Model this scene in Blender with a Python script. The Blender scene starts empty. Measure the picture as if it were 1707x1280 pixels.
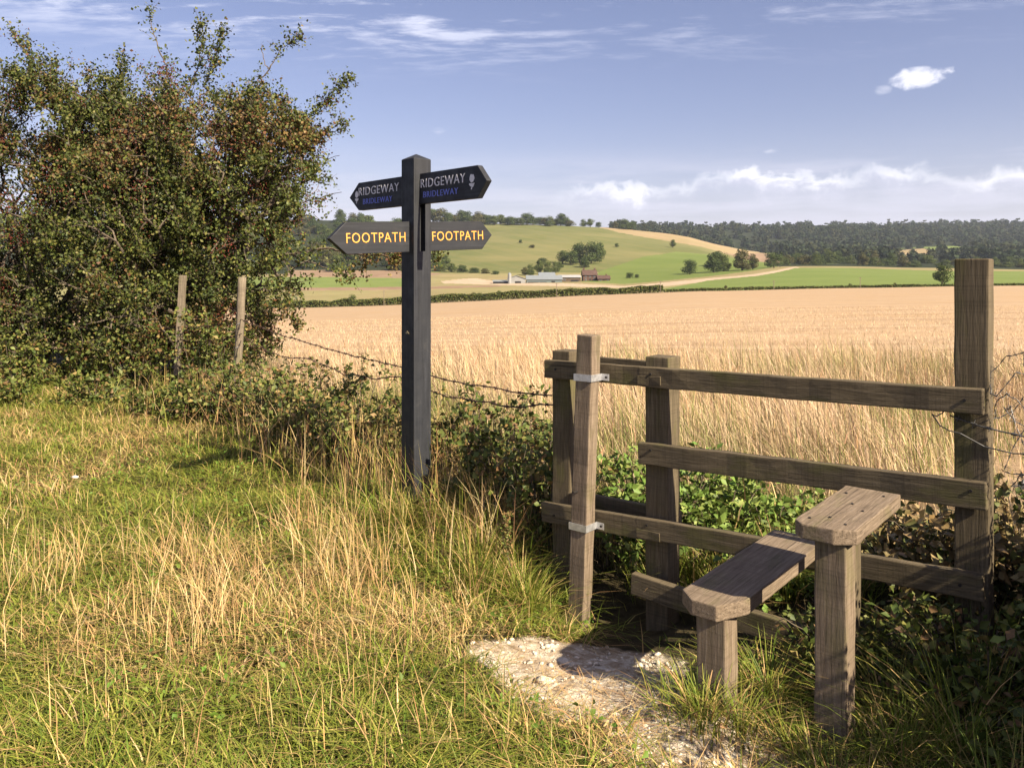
import bpy, bmesh, math, random
import numpy as np
from mathutils import Vector, Matrix
R = math.radians
rng = np.random.default_rng(7)
random.seed(7)
S = bpy.context.scene
C = S.collection

# ------------------------------------------------------------------ camera
EYE = 1.5; F = 1328.0; CX = 853.5; HY = 455.0        # photo pixels: focal length, centre column, level-horizon row
cam_d = bpy.data.cameras.new('camera'); cam = bpy.data.objects.new('camera', cam_d); C.objects.link(cam)
cam.location = (0, 0, EYE); cam.rotation_euler = (R(90), 0, 0)
cam_d.sensor_width = 36; cam_d.lens = 36 * F / 1707
cam_d.shift_y = -(640 - HY) / 1707
cam_d.clip_start = 0.05; cam_d.clip_end = 9000
S.camera = cam

# ------------------------------------------------------------------ sun, sky, exposure
SUN_AZ = math.atan2(0.715, -0.70)      # the sun stands behind the right shoulder
SUN_EL = R(37)
sl = bpy.data.lights.new('sun', 'SUN'); sun = bpy.data.objects.new('sun', sl); C.objects.link(sun)
sl.energy = 5.0; sl.angle = R(0.55); sl.color = (1.0, 0.85, 0.64)
sd = Vector((math.sin(SUN_AZ) * math.cos(SUN_EL), math.cos(SUN_AZ) * math.cos(SUN_EL), math.sin(SUN_EL)))
sun.rotation_euler = (-sd).to_track_quat('-Z', 'Y').to_euler()
S.view_settings.view_transform = 'Standard'; S.view_settings.look = 'None'
S.view_settings.exposure = 1.42; S.view_settings.gamma = 1.0
S.view_settings.use_curve_mapping = False
S.cycles.max_bounces = 6; S.cycles.diffuse_bounces = 1; S.cycles.transmission_bounces = 3; S.cycles.glossy_bounces = 2; S.cycles.volume_bounces = 0

class NT:
    """small helper to wire shader nodes"""
    def __init__(s, tree): s.t = tree; s.n = tree.nodes; s.l = tree.links
    def put(s, sock, v):
        if isinstance(v, bpy.types.NodeSocket): s.l.new(v, sock)
        elif v is not None: sock.default_value = v
    def m(s, op, a, b=None, c=None, clamp=False):
        n = s.n.new('ShaderNodeMath'); n.operation = op; n.use_clamp = clamp
        s.put(n.inputs[0], a); s.put(n.inputs[1], b)
        if c is not None: s.put(n.inputs[2], c)
        return n.outputs[0]
    def noise(s, vec, scale, detail=4, rough=0.55, dist=0.0):
        n = s.n.new('ShaderNodeTexNoise'); s.put(n.inputs['Vector'], vec)
        n.inputs['Scale'].default_value = scale; n.inputs['Detail'].default_value = detail
        n.inputs['Roughness'].default_value = rough; n.inputs['Distortion'].default_value = dist
        return n.outputs['Fac']
    def mapr(s, v, a, b, c=0.0, d=1.0, smooth=True):
        n = s.n.new('ShaderNodeMapRange'); n.interpolation_type = 'SMOOTHSTEP' if smooth else 'LINEAR'
        s.put(n.inputs[0], v); n.inputs[1].default_value = a; n.inputs[2].default_value = b
        n.inputs[3].default_value = c; n.inputs[4].default_value = d
        return n.outputs[0]
    def mix(s, f, a, b, mode='MIX'):
        n = s.n.new('ShaderNodeMix'); n.data_type = 'RGBA'; n.blend_type = mode
        s.put(n.inputs[0], f); s.put(n.inputs[6], a); s.put(n.inputs[7], b)
        return n.outputs[2]
    def ramp(s, f, stops):
        n = s.n.new('ShaderNodeValToRGB'); s.put(n.inputs[0], f)
        e = n.color_ramp.elements
        while len(e) < len(stops): e.new(0.5)
        for k, (p, c) in enumerate(stops): e[k].position = p; e[k].color = (*c, 1)
        return n.outputs[0]
    def mapping(s, vec, scale=(1, 1, 1), rot=(0, 0, 0)):
        n = s.n.new('ShaderNodeMapping'); s.put(n.inputs[0], vec)
        n.inputs['Scale'].default_value = scale; n.inputs['Rotation'].default_value = rot
        return n.outputs[0]
    def comb(s, x, y, z):
        n = s.n.new('ShaderNodeCombineXYZ'); s.put(n.inputs[0], x); s.put(n.inputs[1], y); s.put(n.inputs[2], z)
        return n.outputs[0]
    def bump(s, h, strength, dist):
        n = s.n.new('ShaderNodeBump'); n.inputs['Strength'].default_value = strength
        n.inputs['Distance'].default_value = dist; s.put(n.inputs['Height'], h)
        return n.outputs[0]

W = bpy.data.worlds.new('World'); S.world = W; W.use_nodes = True
t = NT(W.node_tree); t.n.clear()
tc = t.n.new('ShaderNodeTexCoord').outputs['Generated']
sep = t.n.new('ShaderNodeSeparateXYZ'); t.l.new(tc, sep.inputs[0])
dx, dy, dz = sep.outputs
sky = t.n.new('ShaderNodeTexSky'); sky.sky_type = 'NISHITA'; sky.sun_disc = False
sky.sun_elevation = SUN_EL; sky.sun_rotation = SUN_AZ; sky.altitude = 200
sky.air_density = 1.0; sky.dust_density = 1.6; sky.ozone_density = 2.0
skyc = t.mix(1.0, sky.outputs[0], (1.22, 0.98, 1.06, 1), 'MULTIPLY')
az = t.m('ARCTAN2', dx, dy)
el = t.m('ARCSINE', dz)
# high thin cirrus: a sheet seen in perspective, streaked
den = t.m('ADD', t.m('MAXIMUM', dz, 0.0), 0.06)
pl = t.comb(t.m('DIVIDE', dx, den), t.m('DIVIDE', dy, den), 0.37)
ci = t.noise(t.mapping(pl, (0.9, 2.6, 1), (0, 0, 0.5)), 1.3, 8, 0.62, 0.6)
cfine = t.noise(t.mapping(pl, (2.2, 5.0, 1), (0, 0, 0.35)), 2.6, 6, 0.65, 0.3)
cover = t.noise(t.comb(t.m('MULTIPLY', az, 1.3), t.m('MULTIPLY', el, 3.0), 2.2), 1.1, 2, 0.5)
cir = t.m('MULTIPLY', t.mapr(t.m('ADD', ci, t.m('MULTIPLY', t.m('SUBTRACT', cfine, 0.5), 0.55)), 0.47, 0.72),
          t.mapr(el, 0.225, 0.31))
cir = t.m('MULTIPLY', cir, t.m('ADD', 0.30, t.m('MULTIPLY', t.mapr(az, 0.12, -0.12), 0.38)))
# a low row of fair-weather cumulus all round the horizon
cv = t.comb(t.m('MULTIPLY', az, 15.0), t.m('MULTIPLY', el, 30.0), 0.9)
cn = t.noise(cv, 1.2, 9, 0.6, 0.25)
pn = t.noise(t.comb(t.m('MULTIPLY', az, 34.0), t.m('MULTIPLY', el, 50.0), 0.4), 1.0, 8, 0.6, 0.4)
azv = t.comb(az, 0.0, 3.7)
top = t.m('ADD', 0.086, t.m('MULTIPLY', t.mapr(az, 0.0, 0.22), 0.030))
top = t.m('ADD', top, t.m('MULTIPLY', t.m('SUBTRACT', t.noise(azv, 9.0, 2, 0.5), 0.5), 0.085))
top = t.m('ADD', top, t.m('MULTIPLY', t.m('SUBTRACT', t.noise(azv, 30.0, 3, 0.55), 0.5), 0.030))
top = t.m('ADD', top, t.m('MULTIPLY', t.m('SUBTRACT', pn, 0.5), 0.040))
hrel = t.m('SUBTRACT', top, el)                    # radians below the ragged cloud tops
patch = t.mapr(t.noise(t.comb(az, 0.0, 8.1), 11.0, 2, 0.5), 0.42, 0.60)
cum = t.m('MULTIPLY', t.mapr(hrel, 0.0, 0.014), t.mapr(hrel, 0.04, 0.006, 0.22, 0.9))
cum = t.m('MULTIPLY', cum, t.m('ADD', 0.40, t.m('MULTIPLY', patch, 0.60)))
cum = t.m('MULTIPLY', t.m('MULTIPLY', cum, t.mapr(az, 0.02, 0.16)), t.mapr(el, 0.03, 0.085))
def puff(u, v, ru, rv, amp):
    a = math.atan(u); e = math.atan(v / math.sqrt(1 + u * u))
    x = t.m('DIVIDE', t.m('SUBTRACT', az, a), ru); y = t.m('DIVIDE', t.m('SUBTRACT', el, e), rv)
    r2 = t.m('ADD', t.m('MULTIPLY', x, x), t.m('MULTIPLY', y, y))
    g = t.m('SUBTRACT', 1.0, r2)
    return t.m('MULTIPLY', t.mapr(t.m('ADD', g, t.m('MULTIPLY', t.m('SUBTRACT', pn, 0.5), 4.2)), 0.1, 1.3), amp)
for u, v, ru, rv, amp in ((0.513, 0.244, 0.034, 0.0125, 0.85), (0.465, 0.229, 0.012, 0.007, 0.35), (-0.093, 0.178, 0.012, 0.006, 0.35), (0.325, 0.152, 0.012, 0.004, 0.25)):
    cum = t.m('MAXIMUM', cum, puff(u, v, ru, rv, amp))
# thin grey sheet low down
low = t.m('MULTIPLY', t.mapr(t.noise(t.comb(t.m('MULTIPLY', az, 3.0), t.m('MULTIPLY', el, 26.0), 5.1), 1.3, 6, 0.6, 0.3), 0.42, 0.66),
          t.m('MULTIPLY', t.mapr(el, 0.16, 0.10), t.mapr(el, 0.0, 0.05)))
haze_f = t.mapr(el, 0.20, 0.0, 0.0, 0.42)
col = t.mix(haze_f, skyc, (6.3, 6.5, 8.0, 1))
col = t.mix(t.m('MULTIPLY', low, 0.5), col, (6.6, 6.5, 7.7, 1))
col = t.mix(cir, col, (8.6, 8.7, 10.0, 1))
shade = t.mix(t.mapr(t.m('ADD', hrel, t.m('MULTIPLY', t.m('SUBTRACT', pn, 0.5), 0.03)), 0.026, 0.003), (6.9, 6.8, 8.1, 1), (11.8, 11.5, 11.8, 1))
shade = t.mix(t.mapr(el, 0.155, 0.2), shade, (10.5, 10.3, 11.0, 1))
col = t.mix(t.m('MULTIPLY', cum, 0.9), col, shade)
bg = t.n.new('ShaderNodeBackground'); t.l.new(col, bg.inputs[0]); bg.inputs[1].default_value = 0.05
wo = t.n.new('ShaderNodeOutputWorld'); t.l.new(bg.outputs[0], wo.inputs[0])

# ------------------------------------------------------------------ helpers
def G(px, py, z=0.0):
    """photo pixel of a point known to be at height z -> world x, y"""
    d = F * (EYE - z) / (py - HY); return ((px - CX) / F * d, d)
def P(px, py, d):
    """photo pixel at depth d -> world point"""
    return np.array(((px - CX) / F * d, d, EYE - (py - HY) / F * d))

def tag(o, label=None, cat=None, group=None, kind=None):
    if label: o['label'] = label
    if cat: o['category'] = cat
    if group: o['group'] = group
    if kind: o['kind'] = kind
    return o
def empty(name, loc=(0, 0, 0), rz=0.0, parent=None):
    o = bpy.data.objects.new(name, None); C.objects.link(o); o.location = loc; o.rotation_euler = (0, 0, rz)
    o.empty_display_size = 0.1
    if parent: o.parent = parent
    return o
def link(name, me, mat=None, parent=None):
    if mat is not None and not me.materials: me.materials.append(mat)
    o = bpy.data.objects.new(name, me); C.objects.link(o)
    if parent: o.parent = parent
    return o
def arrays(name, V, quads=None, tris=None, col=None, smooth=False):
    me = bpy.data.meshes.new(name)
    V = np.asarray(V, np.float32)
    q = np.zeros((0, 4), np.int32) if quads is None else np.asarray(quads, np.int32)
    tr = np.zeros((0, 3), np.int32) if tris is None else np.asarray(tris, np.int32)
    me.vertices.add(len(V)); me.vertices.foreach_set('co', V.ravel())
    nl = q.size + tr.size
    me.loops.add(nl); me.loops.foreach_set('vertex_index', np.concatenate([q.ravel(), tr.ravel()]))
    me.polygons.add(len(q) + len(tr))
    ls = np.concatenate([np.arange(len(q)) * 4, q.size + np.arange(len(tr)) * 3]).astype(np.int32)
    me.polygons.foreach_set('loop_start', ls)
    me.update(calc_edges=True)
    if smooth: me.polygons.foreach_set('use_smooth', np.ones(len(me.polygons), bool))
    if col is not None:
        a = me.color_attributes.new('Col', 'FLOAT_COLOR', 'POINT')
        c4 = np.ones((len(V), 4), np.float32); c4[:, :3] = col
        a.data.foreach_set('color', c4.ravel())
    me.validate(); return me
class MB:
    def __init__(s): s.v = []; s.f = []
    def add(s, vs, fs):
        b = len(s.v); s.v += [tuple(v) for v in vs]; s.f += [tuple(i + b for i in f) for f in fs]
    def box(s, x0, x1, y0, y1, z0, z1):
        s.add([(x, y, z) for z in (z0, z1) for y in (y0, y1) for x in (x0, x1)],
              [(0, 2, 3, 1), (4, 5, 7, 6), (0, 1, 5, 4), (2, 6, 7, 3), (0, 4, 6, 2), (1, 3, 7, 5)])
    def tube(s, pts, rad, sides=6, cap=True):
        pts = [Vector(p) for p in pts]; n = len(pts)
        if not hasattr(rad, '__len__'): rad = [rad] * n
        rings = []; ref = Vector((0.31, 0.2, 0.93)).normalized()
        for i, p in enumerate(pts):
            d = (pts[min(i + 1, n - 1)] - pts[max(i - 1, 0)]).normalized()
            a = d.cross(ref)
            if a.length < 1e-3: a = d.cross(Vector((1, 0, 0)))
            a.normalize(); b = d.cross(a)
            rings.append([p + (a * math.cos(k * 2 * math.pi / sides) + b * math.sin(k * 2 * math.pi / sides)) * rad[i] for k in range(sides)])
        vs = [v for r in rings for v in r]; fs = []
        for i in range(n - 1):
            for k in range(sides):
                k2 = (k + 1) % sides
                fs.append((i * sides + k, i * sides + k2, (i + 1) * sides + k2, (i + 1) * sides + k))
        if cap: fs.append(tuple(range(sides))[::-1]); fs.append(tuple((n - 1) * sides + k for k in range(sides)))
        s.add(vs, fs)
    def mesh(s, name, smooth=False):
        me = bpy.data.meshes.new(name); me.from_pydata(s.v, [], s.f); me.update()
        if smooth: me.polygons.foreach_set('use_smooth', np.ones(len(me.polygons), bool))
        return me
    def build(s, name, mat, parent=None, smooth=False):
        return link(name, s.mesh(name, smooth), mat, parent)
def finish(o, bevel=0.0, seg=2, sub=0, jitter=0.0, seed=0):
    """fix normals, optionally cut the shape finely, wobble it, and bevel its edges"""
    bm = bmesh.new(); bm.from_mesh(o.data)
    bmesh.ops.recalc_face_normals(bm, faces=bm.faces)
    if bevel: bmesh.ops.bevel(bm, geom=[e for e in bm.edges if e.calc_length() > bevel * 3], offset=bevel, segments=seg, profile=0.6, affect='EDGES')
    bm.to_mesh(o.data); bm.free()
    return o
def nz(x, y, seed=0.0, sc=1.0):
    """cheap smooth value noise, vectorised"""
    x = np.asarray(x, float) * sc + seed * 17.31; y = np.asarray(y, float) * sc + seed * 9.77
    xi = np.floor(x); yi = np.floor(y); fx = x - xi; fy = y - yi
    fx = fx * fx * (3 - 2 * fx); fy = fy * fy * (3 - 2 * fy)
    def h(a, b):
        v = np.sin(a * 127.1 + b * 311.7 + seed * 3.1) * 43758.5453; return v - np.floor(v)
    return (h(xi, yi) * (1 - fx) + h(xi + 1, yi) * fx) * (1 - fy) + (h(xi, yi + 1) * (1 - fx) + h(xi + 1, yi + 1) * fx) * fy
def fbm(x, y, seed=0.0, sc=1.0, oct=4):
    r = 0; a = 0.5
    for k in range(oct): r = r + a * nz(x, y, seed + k * 1.7, sc * 2 ** k); a *= 0.5
    return r / (1 - 0.5 ** oct)
def inpoly(px, py, poly):
    px = np.asarray(px, float); py = np.asarray(py, float); ins = np.zeros(px.shape, bool); n = len(poly)
    for i in range(n):
        x0, y0 = poly[i]; x1, y1 = poly[(i + 1) % n]
        c = ((y0 > py) != (y1 > py)) & (px < (x1 - x0) * (py - y0) / ((y1 - y0) if y1 != y0 else 1e-9) + x0)
        ins ^= c
    return ins

# ------------------------------------------------------------------ materials
def base_mat(name, rough=0.8, spec=0.3):
    m = bpy.data.materials.new(name); m.use_nodes = True
    tt = NT(m.node_tree); b = tt.n['Principled BSDF']
    b.inputs['Roughness'].default_value = rough; b.inputs['Specular IOR Level'].default_value = spec
    return m, tt, b
def leaf_mat(name, trans=0.3, rough=0.55, spec=0.25):
    m, tt, b = base_mat(name, rough, spec)
    a = tt.n.new('ShaderNodeAttribute'); a.attribute_name = 'Col'
    tt.l.new(a.outputs['Color'], b.inputs['Base Color'])
    tr = tt.n.new('ShaderNodeBsdfTranslucent'); tt.l.new(a.outputs['Color'], tr.inputs[0])
    mx = tt.n.new('ShaderNodeMixShader'); mx.inputs[0].default_value = trans
    tt.l.new(b.outputs[0], mx.inputs[1]); tt.l.new(tr.outputs[0], mx.inputs[2])
    tt.l.new(mx.outputs[0], tt.n['Material Output'].inputs[0])
    return m
def plain(name, c, rough=0.8, spec=0.3, metal=0.0, var=0.0, scale=8.0):
    m, tt, b = base_mat(name, rough, spec); b.inputs['Metallic'].default_value = metal
    if var:
        o = tt.n.new('ShaderNodeTexCoord').outputs['Object']
        f = tt.noise(o, scale, 5, 0.6)
        tt.l.new(tt.mix(tt.mapr(f, 0.3, 0.7), tuple(x * (1 - var) for x in c) + (1,), tuple(min(1, x * (1 + var)) for x in c) + (1,)), b.inputs['Base Color'])
    else: b.inputs['Base Color'].default_value = (*c, 1)
    return m
def wood_mat(name, dark, mid, light, moss=(0.10, 0.10, 0.03), moss_amt=0.35):
    """weathered timber: long grain runs along each piece's own x axis, cracks, saw marks, algae"""
    m, tt, b = base_mat(name, 0.85, 0.2)
    o = tt.n.new('ShaderNodeTexCoord').outputs['Object']
    oi = tt.n.new('ShaderNodeObjectInfo').outputs['Random']
    off = tt.n.new('ShaderNodeVectorMath'); off.operation = 'ADD'; tt.l.new(o, off.inputs[0])
    tt.l.new(tt.comb(tt.m('MULTIPLY', oi, 37.0), tt.m('MULTIPLY', oi, 11.0), oi), off.inputs[1]); o = off.outputs[0]
    g = tt.noise(tt.mapping(o, (5.0, 95, 95)), 1.0, 8, 0.68, 0.6)
    g2 = tt.noise(tt.mapping(o, (2.2, 210, 210)), 1.0, 4, 0.6, 0.2)
    blot = tt.noise(tt.mapping(o, (4, 9, 9)), 1.0, 5, 0.6)
    c = tt.ramp(g, [(0.26, dark), (0.50, mid), (0.76, light)])
    c = tt.mix(tt.mapr(g2, 0.60, 0.72, 0, 0.75), c, tuple(x * 0.25 for x in dark) + (1,))
    c = tt.mix(tt.m('MULTIPLY', tt.mapr(blot, 0.5, 0.68), moss_amt), c, (*moss, 1))
    saw = tt.noise(tt.mapping(o, (150, 4, 4)), 1.0, 2, 0.5)
    c = tt.mix(tt.mapr(saw, 0.5, 0.7, 0, 0.25), c, tuple(x * 0.6 for x in dark) + (1,))
    tt.l.new(c, b.inputs['Base Color'])
    h = tt.m('ADD', tt.m('MULTIPLY', g, 0.6), tt.m('ADD', tt.m('MULTIPLY', tt.mapr(g2, 0.68, 0.55), 0.5), tt.m('MULTIPLY', saw, 0.12)))
    tt.l.new(tt.bump(h, 0.7, 0.006), b.inputs['Normal'])
    return m
WOOD = wood_mat('weathered_oak', (0.080, 0.060, 0.041), (0.165, 0.127, 0.090), (0.265, 0.212, 0.157))
WOOD_DK = wood_mat('dark_mossy_timber', (0.050, 0.040, 0.025), (0.100, 0.080, 0.050), (0.165, 0.134, 0.088), (0.085, 0.085, 0.025), 0.55)
WOOD_PALE = wood_mat('pale_split_timber', (0.08, 0.065, 0.045), (0.17, 0.14, 0.10), (0.26, 0.22, 0.16), (0.12, 0.13, 0.05), 0.4)
def black_paint():
    m, tt, b = base_mat('black_stained_wood', 0.62, 0.35)
    o = tt.n.new('ShaderNodeTexCoord').outputs['Object']
    g = tt.noise(tt.mapping(o, (2.5, 70, 70)), 1.0, 6, 0.6, 0.3)
    n = tt.noise(o, 14, 5, 0.6)
    c = tt.ramp(g, [(0.3, (0.010, 0.0115, 0.0145)), (0.6, (0.019, 0.0215, 0.027)), (0.8, (0.036, 0.039, 0.047))])
    c = tt.mix(tt.mapr(n, 0.58, 0.75, 0, 0.3), c, (0.05, 0.05, 0.05, 1))
    tt.l.new(c, b.inputs['Base Color']); tt.l.new(tt.bump(g, 0.35, 0.003), b.inputs['Normal'])
    tt.l.new(tt.mapr(n, 0.3, 0.7, 0.5, 0.75), b.inputs['Roughness'])
    return m
BLACK = black_paint()
GALV = plain('galvanised_steel', (0.55, 0.56, 0.57), 0.45, 0.5, 0.75, 0.18, 40)
RUST = plain('rusty_wire', (0.07, 0.045, 0.035), 0.8, 0.3, 0.3, 0.3, 60)
WIRE = plain('grey_wire', (0.10, 0.10, 0.10), 0.5, 0.4, 0.6, 0.2, 60)
NAIL = plain('iron_nail', (0.03, 0.027, 0.025), 0.6, 0.4, 0.5)
YELLOW = plain('yellow_lettering', (0.72, 0.34, 0.085), 0.9, 0.05, 0, 0.06, 60)
WHITE = plain('white_lettering', (0.60, 0.60, 0.63), 0.9, 0.05, 0, 0.08, 60)
BLUE = plain('blue_lettering', (0.17, 0.21, 0.58), 0.9, 0.05, 0, 0.06, 60)
LEAF = leaf_mat('leaf', 0.10)
GRASS = leaf_mat('grass_blade', 0.16, 0.55, 0.2)
FARLEAF = leaf_mat('distant_leaf', 0.15, 0.8, 0.1)
BARK = plain('bark', (0.10, 0.082, 0.062), 0.9, 0.1, 0, 0.45, 25)
BERRY = plain('haw_berry', (0.13, 0.026, 0.017), 0.45, 0.4, 0, 0.35, 9)

# ------------------------------------------------------------------ far terrain
TX = np.array([-700, -200, 500, 660, 740, 850, 950, 1050, 1150, 1270, 1350, 1450, 1590, 1750, 2400], float)
TD = np.array([300, 380, 480, 600, 750, 900, 1100, 1400, 1700, 2200], float)
TY = np.array([
    [506, 492, 472, 455, 430, 400, 362, 352, 352, 354],
    [505, 490, 470, 455, 430, 400, 362, 352, 352, 354],
    [503, 486, 468, 452, 425, 398, 370, 370, 372, 374],
    [500, 486, 468, 452, 425, 398, 372, 371, 374, 376],
    [498, 484, 467, 451, 420, 393, 373, 374, 376, 378],
    [494, 481, 467, 450, 415, 391, 375, 377, 378, 379],
    [490, 479, 466, 449, 415, 394, 378, 380, 380, 381],
    [485, 475, 464, 447, 418, 399, 384, 386, 382, 381],
    [480, 470, 460, 446, 424, 408, 395, 404, 388, 379],
    [476, 464, 452, 445, 438, 433, 429, 420, 393, 378],
    [474, 462, 450, 445, 440, 436, 429, 416, 390, 376],
    [473, 461, 450, 445, 440, 434, 426, 414, 390, 376],
    [472, 461, 452, 447, 441, 434, 426, 414, 390, 375],
    [471, 462, 455, 449, 442, 434, 426, 414, 390, 375],
    [470, 462, 455, 449, 442, 434, 426, 414, 390, 375]], float)
EX = np.array([-700, -200, 500, 660, 850, 1000, 1150, 1350, 1600, 2400], float)
EYr = np.array([522, 519, 514, 509, 499, 492, 486, 482, 478, 474], float)
D0, DE = 15.0, 258.0
def smooth_interp(x, xs, ys):
    return (np.interp(x - 30, xs, ys) + np.interp(x, xs, ys) * 2 + np.interp(x + 30, xs, ys)) / 4
def terr_z(px, d):
    """ground height at photo column px and depth d (m)"""
    px = np.asarray(px, float); d = np.asarray(d, float)
    e = smooth_interp(px, EX, EYr); ze = EYE - (e - HY) / F * DE
    znear = -0.03 + (ze + 0.03) * (np.clip(d - D0, 0, None) / (DE - D0))
    cols = [smooth_interp(px, TX, TY[:, k]) for k in range(len(TD))]
    zs = [ze] + [EYE - (c - HY) / F * dd for c, dd in zip(cols, TD)]
    ds = np.concatenate([[DE], TD])
    k = np.clip(np.searchsorted(ds, d) - 1, 0, len(ds) - 2)
    Z = np.stack(np.broadcast_arrays(*zs), -1)
    k = np.broadcast_to(k, px.shape if px.shape else k.shape)
    f = np.clip((d - ds[k]) / (ds[k + 1] - ds[k]), 0, 1)
    za = np.take_along_axis(Z, k[..., None], -1)[..., 0]; zb = np.take_along_axis(Z, k[..., None] + 1, -1)[..., 0]
    zf = za + (zb - za) * f
    return np.where(d < DE, znear, zf)
def tz(px, d): return float(terr_z(np.array([px], float), np.array([d], float))[0])

def field_mat(name, a, b2, scale, rows=None, patch=None, detail=5):
    m, tt, b = base_mat(name, 0.95, 0.05)
    g = tt.n.new('ShaderNodeNewGeometry').outputs['Position']
    f = tt.noise(g, scale, detail, 0.6)
    c = tt.mix(tt.mapr(f, 0.3, 0.7), (*a, 1), (*b2, 1))
    if patch:
        f2 = tt.noise(g, scale * 0.17, 4, 0.55, 0.5); c = tt.mix(tt.mapr(f2, 0.45, 0.68, 0, 0.8), c, (*patch, 1))
    if rows:
        rot, per, rc, amt = rows
        v = tt.mapping(g, (1, 1, 0), (0, 0, rot)); sp = tt.n.new('ShaderNodeSeparateXYZ'); tt.l.new(v, sp.inputs[0])
        wob = tt.m('MULTIPLY', tt.m('SUBTRACT', tt.noise(g, 0.03, 3), 0.5), 9.0)
        ph = tt.m('MULTIPLY', tt.m('ADD', sp.outputs[1], wob), 2 * math.pi / per)
        s1 = tt.mapr(tt.m('SINE', ph), 0.2, 1.0)
        s2 = tt.mapr(tt.m('SINE', tt.m('MULTIPLY', ph, 2.63)), 0.1, 1.0, 0, 0.6)
        br = tt.mapr(tt.noise(tt.mapping(g, (0.12, 0.9, 1)), 1.0, 4, 0.6), 0.35, 0.65)
        c = tt.mix(tt.m('MULTIPLY', tt.m('MULTIPLY', tt.m('MAXIMUM', s1, s2), br), amt), c, (*rc, 1))
    tt.l.new(c, b.inputs['Base Color'])
    return m
FM = {
 'stubble_field': field_mat('stubble', (0.325, 0.237, 0.150), (0.37, 0.276, 0.182), 1.3, (R(-7), 5.2, (0.245, 0.168, 0.10), 0.65), (0.345, 0.245, 0.145)),
 'pasture': field_mat('dry_pasture', (0.19, 0.165, 0.078), (0.25, 0.205, 0.108), 0.05, None, (0.21, 0.21, 0.085)),
 'crop_strip': field_mat('young_crop', (0.12, 0.16, 0.045), (0.145, 0.182, 0.053), 0.06),
 'ploughed_strip': field_mat('ploughed', (0.19, 0.13, 0.085), (0.25, 0.18, 0.12), 0.08),
 'farm_track': field_mat('chalk_track', (0.33, 0.26, 0.18), (0.40, 0.32, 0.23), 0.2),
 'hill': field_mat('hill_grass', (0.098, 0.114, 0.038), (0.130, 0.136, 0.055), 0.022, (R(62), 26, (0.20, 0.17, 0.075), 0.4), (0.225, 0.195, 0.09)),
 'hill_meadow': field_mat('hill_meadow_grass', (0.105, 0.142, 0.035), (0.125, 0.158, 0.043), 0.02, None, (0.17, 0.20, 0.065)),
 'hilltop_stubble': field_mat('dry_hilltop', (0.28, 0.21, 0.125), (0.23, 0.185, 0.095), 0.02, None, (0.24, 0.20, 0.10)),
 'valley_field': field_mat('valley_field_grass', (0.115, 0.155, 0.042), (0.14, 0.176, 0.053), 0.03, (R(-12), 14, (0.15, 0.21, 0.055), 0.35)),
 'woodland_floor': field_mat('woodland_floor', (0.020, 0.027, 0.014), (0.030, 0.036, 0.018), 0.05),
}
cls_names = list(FM)
def classify(px, py, d):
    c = np.full(px.shape, cls_names.index('hill'))
    k = cls_names.index
    c[d < 560] = k('pasture')
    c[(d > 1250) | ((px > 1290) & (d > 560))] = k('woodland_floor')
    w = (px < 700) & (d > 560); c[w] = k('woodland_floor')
    def P_(name, poly, dmin=0, dmax=9e9):
        c[inpoly(px, py, poly) & (d > dmin) & (d < dmax)] = k(name)
    P_('crop_strip', [(300, 463), (560, 462), (700, 464), (700, 478), (300, 482)], 300, 620)
    P_('ploughed_strip', [(300, 482), (700, 478), (835, 475), (835, 478), (700, 483), (300, 487)], 258)
    P_('ploughed_strip', [(480, 449), (660, 450), (740, 455), (700, 463), (480, 461)], 258, 700)
    P_('farm_track', [(735, 468), (790, 463), (830, 468), (1040, 477), (1100, 472), (1250, 458), (1326, 447), (1334, 449), (1260, 461), (1110, 477), (1045, 481), (830, 475), (740, 472)], 258, 640)
    P_('hill_meadow', [(968, 470), (1000, 452), (1075, 426), (1130, 419), (1180, 424), (1275, 439), (1296, 447), (1170, 462), (1090, 470), (1040, 474)], 300, 1250)
    P_('hilltop_stubble', [(985, 377), (1060, 380), (1130, 389), (1200, 402), (1280, 424), (1284, 434), (1240, 429), (1170, 409), (1090, 397), (1030, 389)], 600, 1300)
    P_('ploughed_strip', [(1205, 419), (1282, 424), (1324, 436), (1300, 443), (1262, 437)], 500, 1300)
    P_('valley_field', [(1092, 484), (1180, 468), (1260, 461), (1325, 449), (1420, 449), (1560, 453), (2400, 457), (2400, 476), (1600, 480), (1300, 484)], 262, 560)
    P_('valley_field', [(1300, 433), (1380, 432), (1400, 440), (1300, 442)], 560, 1400)
    P_('hilltop_stubble', [(1455, 421), (1540, 416), (1562, 424), (1545, 434), (1470, 433)], 560, 1600)
    P_('valley_field', [(1470, 417), (1590, 411), (1650, 424), (1600, 431), (1570, 424), (1540, 415)], 560, 1600)
    c[d < DE + 2] = k('stubble_field')
    return c
pxs = np.concatenate([np.linspace(-700, 440, 60)[:-1], np.linspace(440, 1760, 529), np.linspace(1760, 2400, 30)[1:]])
dd = np.concatenate([np.geomspace(D0, DE, 90)[:-1], np.geomspace(DE, 2300, 215)])
PX, DD = np.meshgrid(pxs, dd)
Z = terr_z(PX, DD)
Xw = (PX - CX) / F * DD
Z = Z + (fbm(Xw, DD, 3, 0.004, 4) - 0.5) * np.clip((DD - 300) / 500, 0, 1) * 9
Z = Z + (fbm(Xw, DD, 5, 0.02, 3) - 0.5) * 0.5 * np.clip((DD - 60) / 100, 0, 1)
nr, nc = Z.shape
pc = (PX[:-1, :-1] + PX[1:, 1:]) / 2; dc = (DD[:-1, :-1] + DD[1:, 1:]) / 2
zc = (Z[:-1, :-1] + Z[1:, 1:]) / 2
yc = HY + (EYE - terr_z(pc, dc)) / dc * F
cl = classify(pc, yc, dc)
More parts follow.
